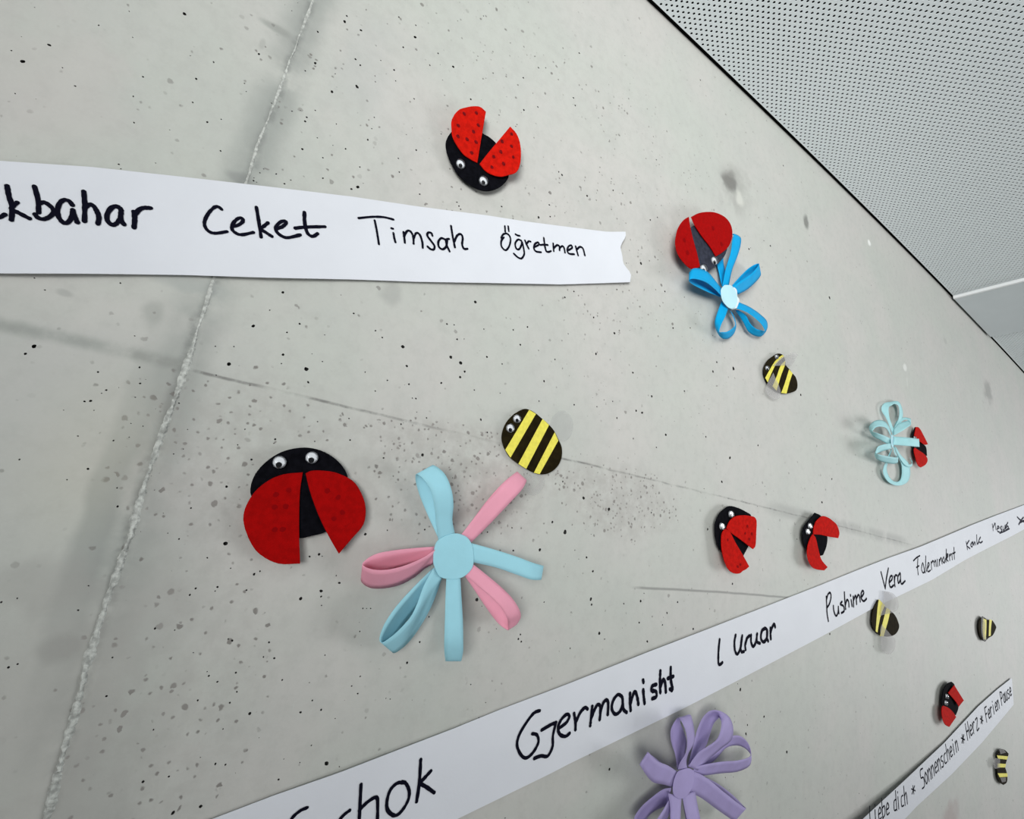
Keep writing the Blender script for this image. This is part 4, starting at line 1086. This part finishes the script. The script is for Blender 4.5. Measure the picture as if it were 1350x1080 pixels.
F4 = (820, 920, 6.747)
fl4 = flower('lilac flower of curled paper loops under the long white strip', F4,
    [(540, 640), (600, 630), (640, 650), (642, 740), (610, 830), (560, 890), (510, 905), (465, 870), (455, 800), (470, 720), (500, 660)], 0.0160, 'purple', [
    ('purple', None, [(500, 665, 14, 445, 795, 14), (410, 605, 18, 370, 772, 15), (310, 560, 21, 262, 742, 17), (235, 488, 21, 160, 600, 18), (240, 495, 15, 175, 600, 12), (300, 540, 11, 270, 640, 8), (380, 600, 9, 360, 700, 6), (490, 660, 10, 460, 760, 8)]),
    ('purple', None, [(495, 640, 15, 580, 630, 15), (512, 590, 17, 572, 560, 16), (565, 500, 19, 592, 490, 16), (580, 420, 21, 642, 400, 17), (570, 310, 22, 643, 300, 18), (540, 230, 21, 625, 200, 18), (513, 185, 18, 605, 152, 15), (480, 198, 12, 520, 200, 9), (435, 290, 10, 545, 290, 6), (440, 400, 9, 575, 400, 5), (475, 510, 9, 560, 500, 6), (492, 640, 11, 540, 610, 9)]),
    ('purple', None, [(585, 620, 11, 650, 560, 11), (640, 400, 9, 745, 430, 7), (675, 270, 9, 780, 330, 7), (725, 170, 10, 815, 230, 8), (790, 116, 12, 860, 180, 10), (870, 118, 16, 872, 185, 15), (955, 175, 18, 885, 230, 20), (988, 270, 18, 878, 295, 21), (975, 370, 17, 845, 370, 21), (890, 445, 16, 770, 430, 20), (780, 540, 15, 680, 490, 18), (670, 650, 15, 590, 610, 15)]),
    ('purple', None, [(660, 640, 12, 690, 610, 10), (790, 520, 10, 820, 560, 6), (880, 420, 9, 920, 450, 5), (970, 345, 9, 990, 425, 5), (1060, 345, 10, 1060, 432, 6), (1130, 420, 11, 1110, 462, 8), (1148, 492, 12, 1142, 500, 11), (1142, 590, 11, 1130, 530, 15), (1050, 650, 11, 1030, 560, 17), (880, 672, 12, 890, 570, 17), (720, 692, 13, 720, 598, 16), (630, 700, 14, 640, 620, 15)]),
    ('purple', None, [(630, 650, 15, 590, 840, 14), (740, 705, 18, 685, 880, 15), (900, 835, 20, 840, 990, 16), (1040, 945, 20, 940, 1060, 16), (1102, 985, 17, 1000, 1095, 14), (1090, 970, 12, 1000, 1070, 9), (1000, 880, 9, 950, 970, 6), (880, 785, 9, 860, 850, 6), (745, 705, 10, 730, 760, 8)]),
    ('purple', None, [(535, 870, 15, 650, 830, 15), (560, 1000, 18, 672, 960, 17), (585, 1120, 20, 700, 1100, 19), (600, 1200, 18, 710, 1190, 17), (595, 1220, 12, 705, 1210, 11), (570, 1100, 7, 680, 1100, 6), (540, 900, 9, 620, 880, 9)]),
    ('purple', None, [(410, 850, 15, 530, 880, 15), (428, 960, 17, 524, 960, 17), (430, 1100, 20, 518, 1100, 20), (435, 1210, 18, 515, 1220, 18), (440, 1230, 11, 515, 1235, 11), (435, 1100, 6, 515, 1100, 6), (450, 900, 9, 520, 900, 9)]),
    ('purple', None, [(440, 800, 13, 400, 960, 12), (370, 815, 10, 385, 965, 7), (270, 885, 9, 300, 1000, 6), (170, 975, 9, 230, 1060, 6), (110, 1070, 10, 190, 1140, 7), (110, 1150, 13, 190, 1200, 10), (180, 1190, 17, 250, 1220, 14), (280, 1120, 18, 320, 1180, 15), (360, 1010, 18, 400, 1080, 15), (420, 900, 15, 450, 930, 15)]),
    ], 'purple', (540, 770), 0.005)
